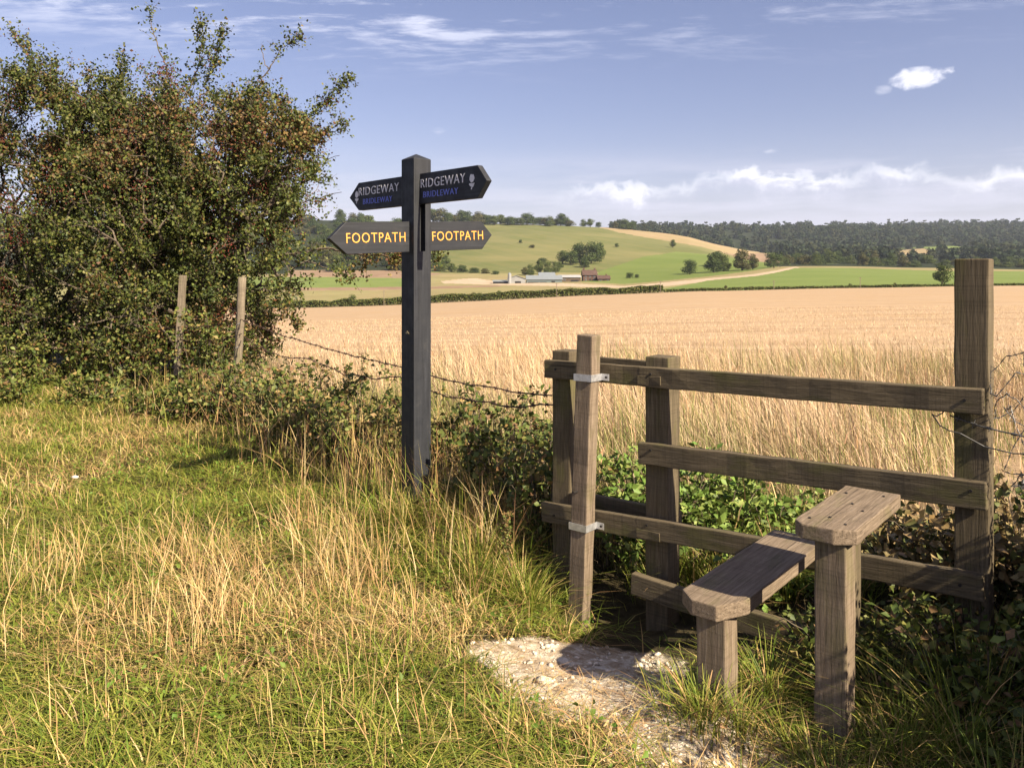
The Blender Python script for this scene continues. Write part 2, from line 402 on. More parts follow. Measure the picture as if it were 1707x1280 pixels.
VV = np.stack([Xw, DD, Z], -1).reshape(-1, 3)
idx = np.arange(nr * nc).reshape(nr, nc)
Q = np.stack([idx[:-1, :-1], idx[:-1, 1:], idx[1:, 1:], idx[1:, :-1]], -1)
for k, nm in enumerate(cls_names):
    q = Q[cl == k]
    if not len(q): continue
    u, inv = np.unique(q.ravel(), return_inverse=True)
    o = link(nm, arrays(nm, VV[u], inv.reshape(-1, 4), smooth=True), FM[nm]); tag(o, kind='structure')
def zfar(px, d):
    x = (px - CX) / F * d
    z = tz(px, d) + float((fbm(np.array([x]), np.array([d]), 3, 0.004, 4)[0] - 0.5) * np.clip((d - 300) / 500, 0, 1) * 9)
    return z

# ------------------------------------------------------------------ near ground
E_ = np.array((0.771, -0.637)); N_ = np.array((0.637, 0.771)); O_ = np.array((0.194, 4.16))   # stile frame: along the rails, away through it
def SQ(s, q): p = O_ + s * E_ + q * N_; return float(p[0]), float(p[1])
FL = [(3.6, 1.35), SQ(1.98, 0.1), SQ(0, 0.1), (-2.87, 8.5), (-4.1, 10.1), (-9.0, 15.0)]       # the boundary line: hedge, stile, wire fence
def far_side(x, y):
    """signed distance across the boundary, positive on the field side"""
    best = np.full(np.shape(x), 1e9); sg = np.zeros(np.shape(x))
    for (x0, y0), (x1, y1) in zip(FL[:-1], FL[1:]):
        ex, ey = x1 - x0, y1 - y0; L = math.hypot(ex, ey)
        tt_ = np.clip(((x - x0) * ex + (y - y0) * ey) / L ** 2, 0, 1)
        dist = np.hypot(x - x0 - tt_ * ex, y - y0 - tt_ * ey)
        side = np.sign(-(ex * (y - y0) - ey * (x - x0))) * -1
        m = dist < best; best = np.where(m, dist, best); sg = np.where(m, side, sg)
    return best * -sg
path_poly = [G(px, py, -0.1) for px, py in ((800, 1085), (830, 1062), (900, 1052), (960, 1060), (1010, 1040), (1100, 1050), (1140, 1120), (1190, 1190), (1290, 1215), (1380, 1225), (1500, 1230), (1640, 1330), (1020, 1345), (1050, 1255), (960, 1222), (850, 1180), (790, 1130))]  # chalk stops short under the stile; dark soil deepens the shade there
def path_mask(x, y):
    xx = x + (nz(x, y, 2, 5) - 0.5) * 0.22; yy = y + (nz(x, y, 4, 5) - 0.5) * 0.22
    acc = 0
    for ox, oy in ((0, 0), (.07, 0), (-.07, 0), (0, .07), (0, -.07), (.05, .05), (-.05, -.05), (.05, -.05), (-.05, .05)):
        acc = acc + inpoly(xx + ox, yy + oy, path_poly)
    return acc / 9.0
def ground_z(x, y):
    x = np.asarray(x, float); y = np.asarray(y, float)
    z = (fbm(x, y, 1, 0.6, 3) - 0.5) * 0.16 + (fbm(x, y, 8, 3.2, 3) - 0.5) * 0.05
    z = z - 0.20 * np.exp(-(((x - 0.48) / 0.55) ** 2 + ((y - 3.9) / 0.6) ** 2))
    z = z - 0.07 * np.exp(-(((x - 1.25) / 0.4) ** 2 + ((y - 2.75) / 0.5) ** 2)) + 0.03 * np.exp(-(((x - 0.68) / 0.2) ** 2 + ((y - 2.72) / 0.2) ** 2))
    return z
def gz(x, y): return float(ground_z(np.array([x]), np.array([y]))[0])
gx = np.concatenate([np.arange(-26, -8, 0.6), np.arange(-8, 5, 0.045), np.arange(5, 26, 0.6)])
gy = np.concatenate([np.arange(-8, 1.2, 0.5), np.arange(1.2, 7, 0.045), np.arange(7, 17.01, 0.12)])
GX, GY = np.meshgrid(gx, gy)
GZ = ground_z(GX, GY)
pm = path_mask(GX, GY)
GZ = GZ + pm * ((fbm(GX, GY, 12, 9, 3) - 0.5) * 0.035 + np.clip(nz(GX, GY, 13, 16) - 0.62, 0, 1) * 0.05)
GZ = GZ - np.clip(GY - 15.4, 0, 1) * 0.4
nr, nc = GZ.shape; idx = np.arange(nr * nc).reshape(nr, nc)
Q = np.stack([idx[:-1, :-1], idx[:-1, 1:], idx[1:, 1:], idx[1:, :-1]], -1).reshape(-1, 4)
me = arrays('ground', np.stack([GX, GY, GZ], -1).reshape(-1, 3), Q, smooth=True)
at = me.attributes.new('path', 'FLOAT', 'POINT'); at.data.foreach_set('value', pm.ravel().astype(np.float32))
fld = np.clip((far_side(GX, GY) - 1.2) / 2.0, 0, 1)
at = me.attributes.new('field', 'FLOAT', 'POINT'); at.data.foreach_set('value', fld.ravel().astype(np.float32))
m, tt, b = base_mat('earth_and_chalk', 0.95, 0.1)
g = tt.n.new('ShaderNodeNewGeometry').outputs['Position']
a = tt.n.new('ShaderNodeAttribute'); a.attribute_name = 'path'
soil = tt.mix(tt.mapr(tt.noise(g, 9, 6, 0.65), 0.3, 0.7), (0.032, 0.027, 0.015, 1), (0.085, 0.068, 0.036, 1))
ch = tt.noise(g, 11, 9, 0.72, 0.6); ch2 = tt.noise(g, 55, 5, 0.6)
chalk = tt.ramp(ch, [(0.30, (0.12, 0.085, 0.05)), (0.40, (0.30, 0.225, 0.15)), (0.50, (0.44, 0.36, 0.26)), (0.60, (0.64, 0.58, 0.48))])
chalk = tt.mix(tt.mapr(ch2, 0.55, 0.7, 0, 0.5), chalk, (0.22, 0.15, 0.095, 1))
f = tt.mapr(tt.m('ADD', a.outputs['Fac'], tt.m('MULTIPLY', tt.m('SUBTRACT', tt.noise(g, 7, 5, 0.65), 0.5), 0.9)), 0.3, 0.62)
af = tt.n.new('ShaderNodeAttribute'); af.attribute_name = 'field'
straw = tt.mix(tt.mapr(tt.noise(g, 6, 6, 0.65), 0.3, 0.7), (0.27, 0.19, 0.11, 1), (0.37, 0.27, 0.168, 1))
tt.l.new(tt.mix(af.outputs['Fac'], tt.mix(f, soil, chalk), straw), b.inputs['Base Color'])
tt.l.new(tt.bump(tt.m('ADD', ch, tt.m('MULTIPLY', ch2, 0.4)), 0.9, 0.03), b.inputs['Normal'])
tag(link('ground', me, m), kind='structure')

# ------------------------------------------------------------------ signpost
def boolean_cut(o, cutter):
    md = o.modifiers.new('cut', 'BOOLEAN'); md.object = cutter; md.operation = 'DIFFERENCE'; md.solver = 'EXACT'
    dg = bpy.context.evaluated_depsgraph_get(); dg.update()
    me = bpy.data.meshes.new_from_object(o.evaluated_get(dg)); o.modifiers.clear(); o.data = me
    bpy.data.objects.remove(cutter)
SPC = (-0.582, 4.84)
RA = math.atan2(-0.73, 0.69)                      # ridgeway arms run along this heading
sp = empty('signpost', (SPC[0], SPC[1], gz(*SPC)), RA)
tag(sp, 'black wooden four-arm fingerpost reading RIDGEWAY BRIDLEWAY and FOOTPATH standing in the grass', 'signpost')
zb = gz(*SPC); hs = 0.064
mb = MB(); n0 = -0.35
mb.v = [(x, y, z) for z in (n0, 2.187 - zb) for (x, y) in ((-hs, -hs), (hs, -hs), (hs, hs), (-hs, hs))] + [(0, 0, 2.222 - zb)]
mb.f = [(3, 2, 1, 0), (0, 1, 5, 4), (1, 2, 6, 5), (2, 3, 7, 6), (3, 0, 4, 7), (4, 5, 8), (5, 6, 8), (6, 7, 8), (7, 4, 8)]
# grain along z: build the post with its length on local x, then stand it up
post_rot = Matrix.Rotation(-math.pi / 2, 4, 'Y')
def along_x(mb_):                                   # swap so that x is the long axis in mesh space
    mb_.v = [(z, y, -x) for x, y, z in mb_.v]
along_x(mb)
po = mb.build('post', BLACK, sp); po.matrix_local = post_rot
finish(po, 0.004, 2)
cm = MB(); cm.box(0.02, 0.20, -0.021, 0.021, 1.63 - zb, 1.93 - zb); along_x(cm)
cut = cm.build('cutter', None); cut.parent = sp; cut.matrix_local = post_rot
bpy.context.view_layer.update()
boolean_cut(po, cut)
def text_mesh(txt, width, height, depth=0.0032):
    cu = bpy.data.curves.new('t', 'FONT'); cu.body = txt; cu.size = 1; cu.extrude = 0.0; cu.resolution_u = 3
    cu.space_character = 1.12; cu.offset = -0.006
    o = bpy.data.objects.new('t', cu); C.objects.link(o)
    dg = bpy.context.evaluated_depsgraph_get(); dg.update()
    me = bpy.data.meshes.new_from_object(o.evaluated_get(dg)); bpy.data.objects.remove(o)
    co = np.zeros(len(me.vertices) * 3); me.vertices.foreach_get('co', co); co = co.reshape(-1, 3)
    mn = co.min(0); mx = co.max(0)
    co[:, 0] = (co[:, 0] - mn[0]) / (mx[0] - mn[0]) * width
    co[:, 1] = (co[:, 1] - mn[1]) / (mx[1] - mn[1]) * height - height / 2
    me.vertices.foreach_set('co', co.ravel()); me.update()
    bm = bmesh.new(); bm.from_mesh(me)
    for f_ in bm.faces: f_.smooth = False
    ex = bmesh.ops.extrude_face_region(bm, geom=bm.faces[:])
    bmesh.ops.translate(bm, vec=(0, 0, depth), verts=[v for v in ex['geom'] if isinstance(v, bmesh.types.BMVert)])
    bmesh.ops.recalc_face_normals(bm, faces=bm.faces)
    for f_ in bm.faces: f_.smooth = False
    for e_ in bm.edges: e_.smooth = False
    bm.to_mesh(me); bm.free(); return me
def finger(heading, z, tilt, r0, r1, tip, hh, th=0.038):
    """one arm board: local x outward along its heading, y across thickness, z up; returns the arm object"""
    ang = heading - RA
    mb = MB(); pts = [(r0, -hh), (r1, -hh), (tip, 0.0), (r1, hh), (r0, hh)]
    n = len(pts); mb.v = [(x, -th / 2, zz) for x, zz in pts] + [(x, th / 2, zz) for x, zz in pts]
    mb.f = [tuple(range(n))[::-1], tuple(range(n, 2 * n))] + [(i, (i + 1) % n, (i + 1) % n + n, i + n) for i in range(n)]
    o = mb.build('arm', BLACK, sp)
    o.matrix_local = Matrix.Translation((0, 0, z - zb)) @ Matrix.Rotation(ang, 4, 'Z') @ Matrix.Rotation(-tilt, 4, 'Y')
    finish(o, 0.003, 2); return o
def face_text(arm, txt, ra, rb, zc, h, mat, side, th=0.038):
    """side -1: the board's -y face, letters run toward +x; side +1: +y face, letters run toward -x"""
    me = text_mesh(txt, abs(rb - ra), h)
    o = link('lettering', me, mat, arm)
    if side < 0: M = Matrix(((1, 0, 0, min(ra, rb)), (0, 0, -1, -th / 2 + 0.0002), (0, 1, 0, zc), (0, 0, 0, 1)))
    else: M = Matrix(((-1, 0, 0, max(ra, rb)), (0, 0, 1, th / 2 - 0.0002), (0, 1, 0, zc), (0, 0, 0, 1)))
    o.matrix_local = M; return o
def acorn(arm, xc, zc, h, side, rough, th=0.038):
    mb = MB(); yy = (-th / 2 - 0.001) if side < 0 else (th / 2 + 0.001); fl = 1 if side < 0 else -1
    def blob(pts):
        n = len(pts)
        mb.add([(xc + fl * x * h, yy, zc + z * h) for x, z in pts] + [(xc + fl * x * h, yy + (0.0015 if side < 0 else -0.0015), zc + z * h) for x, z in pts],
               [tuple(range(n)), tuple(range(n, 2 * n))[::-1]] + [(i, (i + 1) % n, (i + 1) % n + n, i + n) for i in range(n)])
    rr = random.Random(int(xc * 1000))
    j = lambda: 1 + (rr.uniform(-.16, .16) if rough else rr.uniform(-.03, .03))
    blob([(0.23 * math.cos(a_) * j(), 0.20 + (0.31 if math.sin(a_) > 0 else 0.24) * math.sin(a_) * j()) for a_ in np.linspace(0, 2 * math.pi, 18, endpoint=False)])
    blob([(0.25 * j(), -0.09), (0.24 * j(), -0.2), (0.12, -0.30 * j()), (0.0, -0.33), (-0.12, -0.30 * j()), (-0.24 * j(), -0.2), (-0.25 * j(), -0.09)])
    blob([(0.05, -0.34), (-0.02, -0.50), (-0.10, -0.48), (-0.05, -0.34)])
    o = mb.build('acorn_emblem', WHITE, arm); finish(o); return o
a1 = finger(RA, 2.004, 0.0, 0.02, 0.590, 0.668, 0.091)
face_text(a1, 'RIDGEWAY', 0.074, 0.485, 0.030, 0.052, WHITE, -1)
face_text(a1, 'BRIDLEWAY', 0.099, 0.423, -0.038, 0.035, BLUE, -1)
acorn(a1, 0.543, 0.002, 0.084, -1, True)
a2 = finger(RA + math.pi, 2.004, 0.0, 0.02, 0.610, 0.722, 0.091)
face_text(a2, 'RIDGEWAY', 0.605, 0.150, 0.030, 0.052, WHITE, 1)
face_text(a2, 'BRIDLEWAY', 0.553, 0.222, -0.038, 0.035, BLUE, 1)
acorn(a2, 0.632, -0.004, 0.082, 1, False)
RB = math.atan2(-0.69, -0.73)
a3 = finger(RB, 1.7195, -0.049, 0.030, 0.500, 0.607, 0.0905)
face_text(a3, 'FOOTPATH', 0.502, 0.096, 0.0, 0.057, YELLOW, 1)
a4 = finger(RB + math.pi, 1.7195, 0.049, 0.030, 0.513, 0.602, 0.0905)
face_text(a4, 'FOOTPATH', 0.106, 0.521, 0.0, 0.057, YELLOW, -1)
for o, l in ((a1, 'arm with RIDGEWAY BRIDLEWAY and a scuffed white acorn'), (a2, 'arm with RIDGEWAY BRIDLEWAY and a clean white acorn'),
             (a3, 'sunlit arm with FOOTPATH in yellow beside the pointed tip'), (a4, 'arm with FOOTPATH in yellow set behind the post')):
    o['label'] = l
mb = MB(); mb.add([(-0.02, -hs - 0.001, 1.135 - zb), (0.02, -hs - 0.001, 1.135 - zb), (0.0, -hs - 0.001, 1.152 - zb), (-0.02, -hs - 0.004, 1.135 - zb), (0.02, -hs - 0.004, 1.135 - zb), (0.0, -hs - 0.004, 1.152 - zb)],
                  [(0, 1, 2), (5, 4, 3), (0, 3, 4, 1), (1, 4, 5, 2), (2, 5, 3, 0)])
o = mb.build('waymark_plate', plain('brass_plate', (0.30, 0.25, 0.15), 0.5, 0.4, 0.5), sp); finish(o)

# ------------------------------------------------------------------ stile
st = empty('stile', (O_[0], O_[1], 0), math.atan2(E_[1], E_[0]))
tag(st, 'weathered wooden step stile with three rails, two step boards and a lift-up dog gate post', 'stile')
def beam(name, p0, p1, w, h, mat=WOOD, parent=st, bevel=0.005, cham=0.0, roll=0.0, seed=None, ends=(0, 0)):
    """timber from p0 to p1 (centre line, in parent coordinates), w across, h deep; its own x runs along the grain"""
    p0 = Vector(p0); p1 = Vector(p1); L = (p1 - p0).length; r = random.Random(seed if seed is not None else hash((round(p0.x, 3), round(p0.y, 3), round(p1.z, 3))) % 9999)
    n = max(2, int(L / 0.09)); mb = MB(); vs = []
    for i in range(n + 1):
        x = L * i / n; wy = r.uniform(-1, 1) * 0.0016; wz = r.uniform(-1, 1) * 0.0016
        hw = w / 2; hh = h / 2
        if cham and i == 0: hw -= cham
        if cham and i == 1: x = cham
        for sy, sz in ((-1, -1), (1, -1), (1, 1), (-1, 1)):
            vs.append((x, sy * (hw + r.uniform(-1, 1) * 0.0012) + wy, sz * (hh + r.uniform(-1, 1) * 0.0012) + wz))
    fs = [(0, 3, 2, 1)] + [(4 * n, 4 * n + 1, 4 * n + 2, 4 * n + 3)]
    for i in range(n):
        for k in range(4): fs.append((4 * i + k, 4 * i + (k + 1) % 4, 4 * i + 4 + (k + 1) % 4, 4 * i + 4 + k))
    mb.v = vs; mb.f = fs; o = mb.build(name, mat, parent)
    d = (p1 - p0).normalized(); up = Vector((0, 0, 1)) if abs(d.z) < 0.9 else Vector((0, 1, 0))
    y = up.cross(d).normalized(); z = d.cross(y)
    M = Matrix((d, y, z)).transposed().to_4x4(); M.translation = p0
    o.matrix_local = M @ Matrix.Rotation(roll, 4, 'X')
    bm = bmesh.new(); bm.from_mesh(o.data); bmesh.ops.recalc_face_normals(bm, faces=bm.faces)
    sharp = [e for e in bm.edges if len(e.link_faces) == 2 and e.calc_face_angle() > 0.6]
    bmesh.ops.bevel(bm, geom=sharp, offset=bevel, segments=2, profile=0.6, affect='EDGES', clamp_overlap=True)
    bm.to_mesh(o.data); bm.free()
    return o
def upright(name, s0, s1, q0, q1, z0, z1, mat=WOOD, parent=st, lean=(0, 0), bevel=0.006):
    # w runs along s (local y of beam), h along q
    cs, cq = (s0 + s1) / 2, (q0 + q1) / 2
    return beam(name, (cs, cq, z0), (cs + lean[0], cq + lean[1], z1), s1 - s0, q1 - q0, mat, parent, bevel)
def up2(name, s0, s1, q0, q1, z0, z1, mat=WOOD, lean=(0, 0)):
    # for vertical pieces 'up' is +y (=q); y axis = up x d = q x z = s ; so w along s, h along q
    return upright(name, s0, s1, q0, q1, z0, z1, mat, st, lean)
T = 0.042
tall = up2('post', 1.872, 1.985, 0.046, 0.160, -0.4, 1.553, WOOD_DK); tall['label'] = 'tall end post rising well above the rails'
up2('post', 0.5455, 0.668, 0.046, 0.165, -0.5, 1.098, WOOD_DK, (0.0, 0.0))
up2('post', -0.014, 0.098, 0.046, 0.165, -0.5, 1.092, WOOD_DK, (0.0, 0.0))
# rails (front face at q=0, back at q=T): each with its own height at both ends
def rail(s0, s1, zt0, zt1, hgt, q0=0.0, th=T, mat=WOOD_DK, name='rail'):
    return beam(name, (s0, q0 + th / 2, zt0 - hgt / 2), (s1, q0 + th / 2, zt1 - hgt / 2), th, hgt, mat)
rail(0.535, 1.975, 1.050, 1.074, 0.094)
rail(-0.035, 0.640, 1.043, 1.052, 0.052 if False else 0.093, q0=0.0015, th=T - 0.003).scale = (1, 1, 1)
rail(0.53, 1.985, 0.687, 0.737, 0.102)
rail(0.52, 1.975, 0.325, 0.396, 0.094)
rail(-0.055, 0.635, 0.292, 0.330, 0.100, q0=0.0015, th=T - 0.003)
# lap plates where the rails are spliced
for z_, s0_ in ((0.986, 0.53), (0.252, 0.525)):
    beam('splice', (s0_, 0.006, z_), (s0_ + 0.125, 0.006, z_ + 0.004), 0.018, 0.042, WOOD_DK, bevel=0.002)
rail(-0.02, 0.60, 1.062, 1.058, 0.085, q0=0.170, th=0.035, name='back_rail')
rail(-0.02, 0.66, 0.33, 0.34, 0.09, q0=0.170, th=0.035, name='back_rail')
rail(0.52, 1.9, 0.070, 0.02, 0.10, q0=-0.047, th=0.042, name='kick_board')
# step boards and their posts
def step(s0, s1, q0, q1, ztop, th, cl_, cr_, mat=WOOD):
    """step board running through the stile, its front corners cut off; own x axis along the grain"""
    w = s1 - s0; L = q1 - q0; r = random.Random(int(s0 * 100)); mb = MB(); n = 12
    out = [(0.0, -w / 2 + cl_[0]), (0.0, w / 2 - cr_[0])]
    ring = [(cr_[1], w / 2)] + [(cr_[1] + (L - cr_[1]) * i / n, w / 2 + r.uniform(-.002, .002)) for i in range(1, n + 1)] + [(L - (L - cl_[1]) * i / n, -w / 2 + r.uniform(-.002, .002)) for i in range(n)] + [(cl_[1], -w / 2)]
    pts = out + ring; k = len(pts)
    mb.v = [(x, -y, -th / 2) for x, y in pts] + [(x, -y, th / 2 + r.uniform(-.0015, .0015)) for x, y in pts]
    mb.f = [tuple(range(k)), tuple(range(k, 2 * k))[::-1]] + [(i, (i + 1) % k, (i + 1) % k + k, i + k) for i in range(k)]
    o = mb.build('step_board', mat, st); finish(o)
    o.matrix_local = Matrix(((0, -1, 0, (s0 + s1) / 2), (1, 0, 0, q0), (0, 0, 1, ztop - th / 2), (0, 0, 0, 1)))
    bm = bmesh.new(); bm.from_mesh(o.data); sharp = [e for e in bm.edges if len(e.link_faces) == 2 and e.calc_face_angle() > 0.4]
    bmesh.ops.bevel(bm, geom=sharp, offset=0.005, segments=2, profile=0.6, affect='EDGES', clamp_overlap=True); bm.to_mesh(o.data); bm.free()
    return o
ub = step(1.533, 1.730, -0.715, -0.135, 0.680, 0.050, (0.035, 0.04), (0.06, 0.045)); ub['label'] = 'upper step board studded with nails'
lb = step(1.150, 1.372, -0.805, 0.13, 0.368, 0.054, (0.068, 0.068), (0.06, 0.13)); lb['label'] = 'lower step board lying in the shadow of the upper one'
up2('step_post', 1.5985, 1.700, -0.680, -0.578, -0.55, 0.628, WOOD)
up2('step_post', 1.218, 1.326, -0.765, -0.660, -0.45, 0.312, WOOD)
up2('step_post', 1.540, 1.592, -0.215, -0.145, -0.45, 0.628, WOOD_DK)
for (s_, q_) in ((1.57, -0.64), (1.685, -0.64), (1.62, -0.59), (1.685, -0.45), (1.63, -0.38), (1.57, -0.25), (1.69, -0.21)):
    mb = MB(); mb.tube([(s_, q_, 0.67), (s_, q_, 0.6835)], 0.0048, 8); mb.build('nail', NAIL, st)
# lift-up dog gate: slightly leaning post held in two steel straps
dg_ = beam('gate_post', (0.222, -0.052, -0.36), (0.285, -0.052, 1.195), 0.092, 0.078, WOOD, st, 0.006)
dg_['label'] = 'slim leaning lift-up post held by two steel straps'
for z_ in (0.985, 0.245):
    s_c = 0.222 + 0.063 * (z_ + 0.36) / 1.555
    mb = MB(); w2 = 0.0485
    mb.box(s_c - w2 - 0.004, s_c + w2 + 0.004, -0.097, -0.093, z_ - 0.017, z_ + 0.017)
    mb.box(s_c - w2 - 0.004, s_c - w2 - 0.0005, -0.093, -0.001, z_ - 0.0168, z_ + 0.0168)
    mb.box(s_c + w2 + 0.0005, s_c + w2 + 0.004, -0.093, -0.001, z_ - 0.0168, z_ + 0.0168)
    mb.box(s_c + w2 + 0.0042, s_c + w2 + 0.045, -0.005, -0.001, z_ - 0.0165, z_ + 0.0165)
    mb.box(s_c - w2 - 0.045, s_c - w2 - 0.0042, -0.005, -0.001, z_ - 0.0165, z_ + 0.0165)
    o = mb.build('strap', GALV, st); finish(o)
    mb = MB(); mb.tube([(s_c + w2 + 0.030, -0.009, z_), (s_c + w2 + 0.030, -0.004, z_)], 0.006, 8); mb.build('bolt', NAIL, st)
mb = MB(); mb.tube([(0.243, -0.09, 0.42), (0.243, -0.13, 0.424)], 0.006, 8); mb.build('peg', NAIL, st)
for s_, z_ in ((1.915, 1.03), (1.935, 0.70), (1.90, 0.345), (0.60, 1.02), (0.60, 0.66), (0.58, 0.30), (0.04, 1.0), (0.03, 0.24)):
    mb = MB(); mb.tube([(s_, -0.004, z_), (s_, 0.004, z_)], 0.006, 8); mb.build('bolt', NAIL, st)

# ------------------------------------------------------------------ wire fence
def wire_obj(name, pts, r, mat, label, barbs=True, sag=0.0, group=None, seed=0, wob=0.006):
    rr = random.Random(seed); mb = MB(); out = []
    pts = [Vector(p) for p in pts]
    for i in range(len(pts) - 1):
        a_, b_ = pts[i], pts[i + 1]; n = max(3, int((b_ - a_).length / 0.12))
        for k in range(n + (i == len(pts) - 2)):
            f_ = k / n; p = a_.lerp(b_, f_); p.z -= sag * 4 * f_ * (1 - f_)
            p += Vector((rr.uniform(-1, 1), rr.uniform(-1, 1), rr.uniform(-1, 1))) * wob; out.append(p)
    mb.tube(out, r, 5)
    if barbs:
        for i in range(len(out) - 1):
            p = out[i].lerp(out[i + 1], 0.5); d = (out[i + 1] - out[i]).normalized()
            u = d.cross(Vector((0, 0, 1))).normalized(); v = d.cross(u); a0 = rr.uniform(0, 3)
            for a_ in (a0, a0 + 1.5):
                w = (u * math.cos(a_) + v * math.sin(a_)) * 0.016
                mb.tube([p - w, p + w], [r * 0.55, r * 0.55], 4)
            mb.tube([p - d * 0.009, p + d * 0.009], r * 1.8, 5)
    o = mb.build(name, mat); tag(o, label, 'wire', group); return o
fp = {}
for px, ytop, d, w, lean, label, mt, shape in (
        (404, 462, 8.55, 0.088, (0.09, 0.0), 'round pale timber fence post with a weathered top, carrying the barbed wire', WOOD_PALE, 'round'),
        (305, 459, 9.95, 0.072, (0.10, 0.0), 'square greenish fence post leaning beneath the hawthorn', WOOD_PALE, 'square'),
        (28, 520, 12.6, 0.10, (0.02, 0.0), 'dark fence post deep in the shade at the hedge end', WOOD_DK, 'square'),
        (195, 500, 11.2, 0.095, (0.03, 0.0), 'grey fence post half hidden in weeds under the hawthorn', WOOD_PALE, 'square')):
    p = P(px, ytop, d); root = empty('fence_post', (p[0] - lean[0], d, 0)); tag(root, label, 'fence post', 'fence posts along the hedge')
    h = p[2]
    if shape == 'round':
        mb = MB(); n = 14; mb.tube([(lean[0] * i / n + random.uniform(-.003, .003), random.uniform(-.003, .003), -0.3 + (h + 0.3) * i / n) for i in range(n + 1)],
                                   [w / 2 * random.uniform(0.95, 1.04) for _ in range(n + 1)], 12)
        mb.v = [(z, y, -x) for x, y, z in mb.v]
        o = mb.build('shaft', mt, root, True); o.matrix_local = post_rot
        bm = bmesh.new(); bm.from_mesh(o.data); bmesh.ops.recalc_face_normals(bm, faces=bm.faces)
        for f_ in bm.faces: f_.smooth = len(f_.verts) == 4
        bm.to_mesh(o.data); bm.free()
    else: beam('shaft', (0, 0, -0.3), (lean[0], lean[1], h), w, w, mt, root, 0.006)
    for zz in (h - 0.5, h - 0.75):
        mb = MB(); xx = lean[0] * (zz + .3) / (h + .3); mb.tube([(xx - 0.02, -w / 2 - 0.006, zz - 0.01), (xx, -w / 2 - 0.012, zz), (xx + 0.02, -w / 2 - 0.006, zz + 0.01)], 0.003, 5); mb.build('staple', GALV, root)
    fp[px] = root
lp = SQ(0.03, -0.01)
def w3(px, py, d): return tuple(P(px, py, d))
wire_obj('barbed_wire', [w3(404, 534, 8.47), w3(665, 611, 5.65), (lp[0], lp[1], EYE - 203 / F * lp[1])], 0.0042, RUST, 'upper rusty barbed wire strand from round post to stile, behind the signpost', True, 0.03, 'barbed wire strands', 1)
wire_obj('barbed_wire', [w3(404, 560, 8.47), w3(520, 600, 7.0), w3(665, 629, 5.65), (lp[0], lp[1], EYE - 222 / F * lp[1])], 0.0042, RUST, 'lower slack rusty barbed wire strand from round post to stile', True, 0.06, 'barbed wire strands', 2, 0.012)
wire_obj('barbed_wire', [w3(404, 532, 8.47), w3(302, 545, 9.87), w3(195, 545, 11.1), w3(20, 548, 12.5)], 0.004, RUST, 'barbed wire strand running under the hawthorn between the leaning posts', True, 0.03, 'barbed wire strands', 3)
wire_obj('barbed_wire', [w3(404, 556, 8.47), w3(302, 566, 9.87), w3(195, 572, 11.1)], 0.004, RUST, 'lowest barbed wire strand sagging into weeds under the hawthorn', True, 0.05, 'barbed wire strands', 4)
tp = SQ(1.99, 0.06)
def tw(s, q, z): x, y = SQ(s, q); return (x, y, z)
wire_obj('barbed_wire', [tw(1.86, 0.03, 0.96), tw(2.02, 0.03, 0.93), tw(2.3, 0.06, 0.90), tw(2.9, 0.1, 0.86)], 0.003, WIRE, 'taut grey barbed wire stapled below the tall post rail, running into the side hedge', True, 0.01, None, 5)
rr = random.Random(11); pts = []
for k in range(34):
    a_ = k * 0.9; f_ = k / 34
    pts.append(tw(2.035 + 0.06 * math.cos(a_) + 0.10 * f_ + rr.uniform(-.02, .02), 0.05 + 0.05 * math.sin(a_), 1.16 - 0.42 * f_ + 0.07 * math.sin(a_ * 1.3) + rr.uniform(-.02, .02)))
wire_obj('wire_tangle', pts, 0.0012, WIRE, 'loose tangle of old barbed wire hanging beside the tall stile post', True, 0, None, 6)
wire_obj('loose_wire', [tw(1.86, 0.035, 1.0), tw(1.80, 0.02, 0.97), tw(1.90, 0.0, 0.90), tw(2.15, 0.03, 0.86), tw(2.8, 0.1, 0.70)], 0.0025, WIRE, 'single plain wire bent round the tall stile post', False, 0.02, None, 7)

# ------------------------------------------------------------------ vegetation generators
def pal(n, cols, wts, jit=0.18):
    cols = np.array(cols); k = rng.choice(len(cols), n, p=np.array(wts) / sum(wts))
    c = cols[k] * (1 + rng.uniform(-jit, jit, (n, 1))) * (1 + rng.uniform(-jit * .4, jit * .4, (n, 3)))
    return np.clip(c, 0.004, 0.95)
def blades(base, h, lean, az, width, cols, segs=3, droop=1.8):
    n = len(base); dirx = np.cos(az); diry = np.sin(az)
    ts = np.linspace(0, 1, segs + 1); V = np.zeros((n, 2 * segs + 1, 3), np.float32)
    pa = az + np.pi / 2 + rng.uniform(-.9, .9, n); wx = np.cos(pa) * width / 2; wy = np.sin(pa) * width / 2
    for i, tt_ in enumerate(ts):
        hor = h * lean * tt_ ** droop; up = h * (tt_ - 0.32 * np.minimum(lean, 1.6) * tt_ ** 2.4)
        cx = base[:, 0] + dirx * hor; cy = base[:, 1] + diry * hor; cz = base[:, 2] + up
        if i < segs:
            wv = (1 - 0.75 * tt_ ** 1.5)
            V[:, 2 * i, 0] = cx - wx * wv; V[:, 2 * i, 1] = cy - wy * wv; V[:, 2 * i, 2] = cz
            V[:, 2 * i + 1, 0] = cx + wx * wv; V[:, 2 * i + 1, 1] = cy + wy * wv; V[:, 2 * i + 1, 2] = cz
        else: V[:, 2 * segs] = np.stack([cx, cy, cz], -1)
    m = 2 * segs + 1; o = (np.arange(n) * m)[:, None]
    q = np.concatenate([o + np.array([[2 * i, 2 * i + 1, 2 * i + 3, 2 * i + 2]]) for i in range(segs - 1)], 0) if segs > 1 else None
    tr = o + np.array([[2 * segs - 2, 2 * segs - 1, 2 * segs]])
    return V.reshape(-1, 3), q, tr, np.repeat(cols, m, 0)
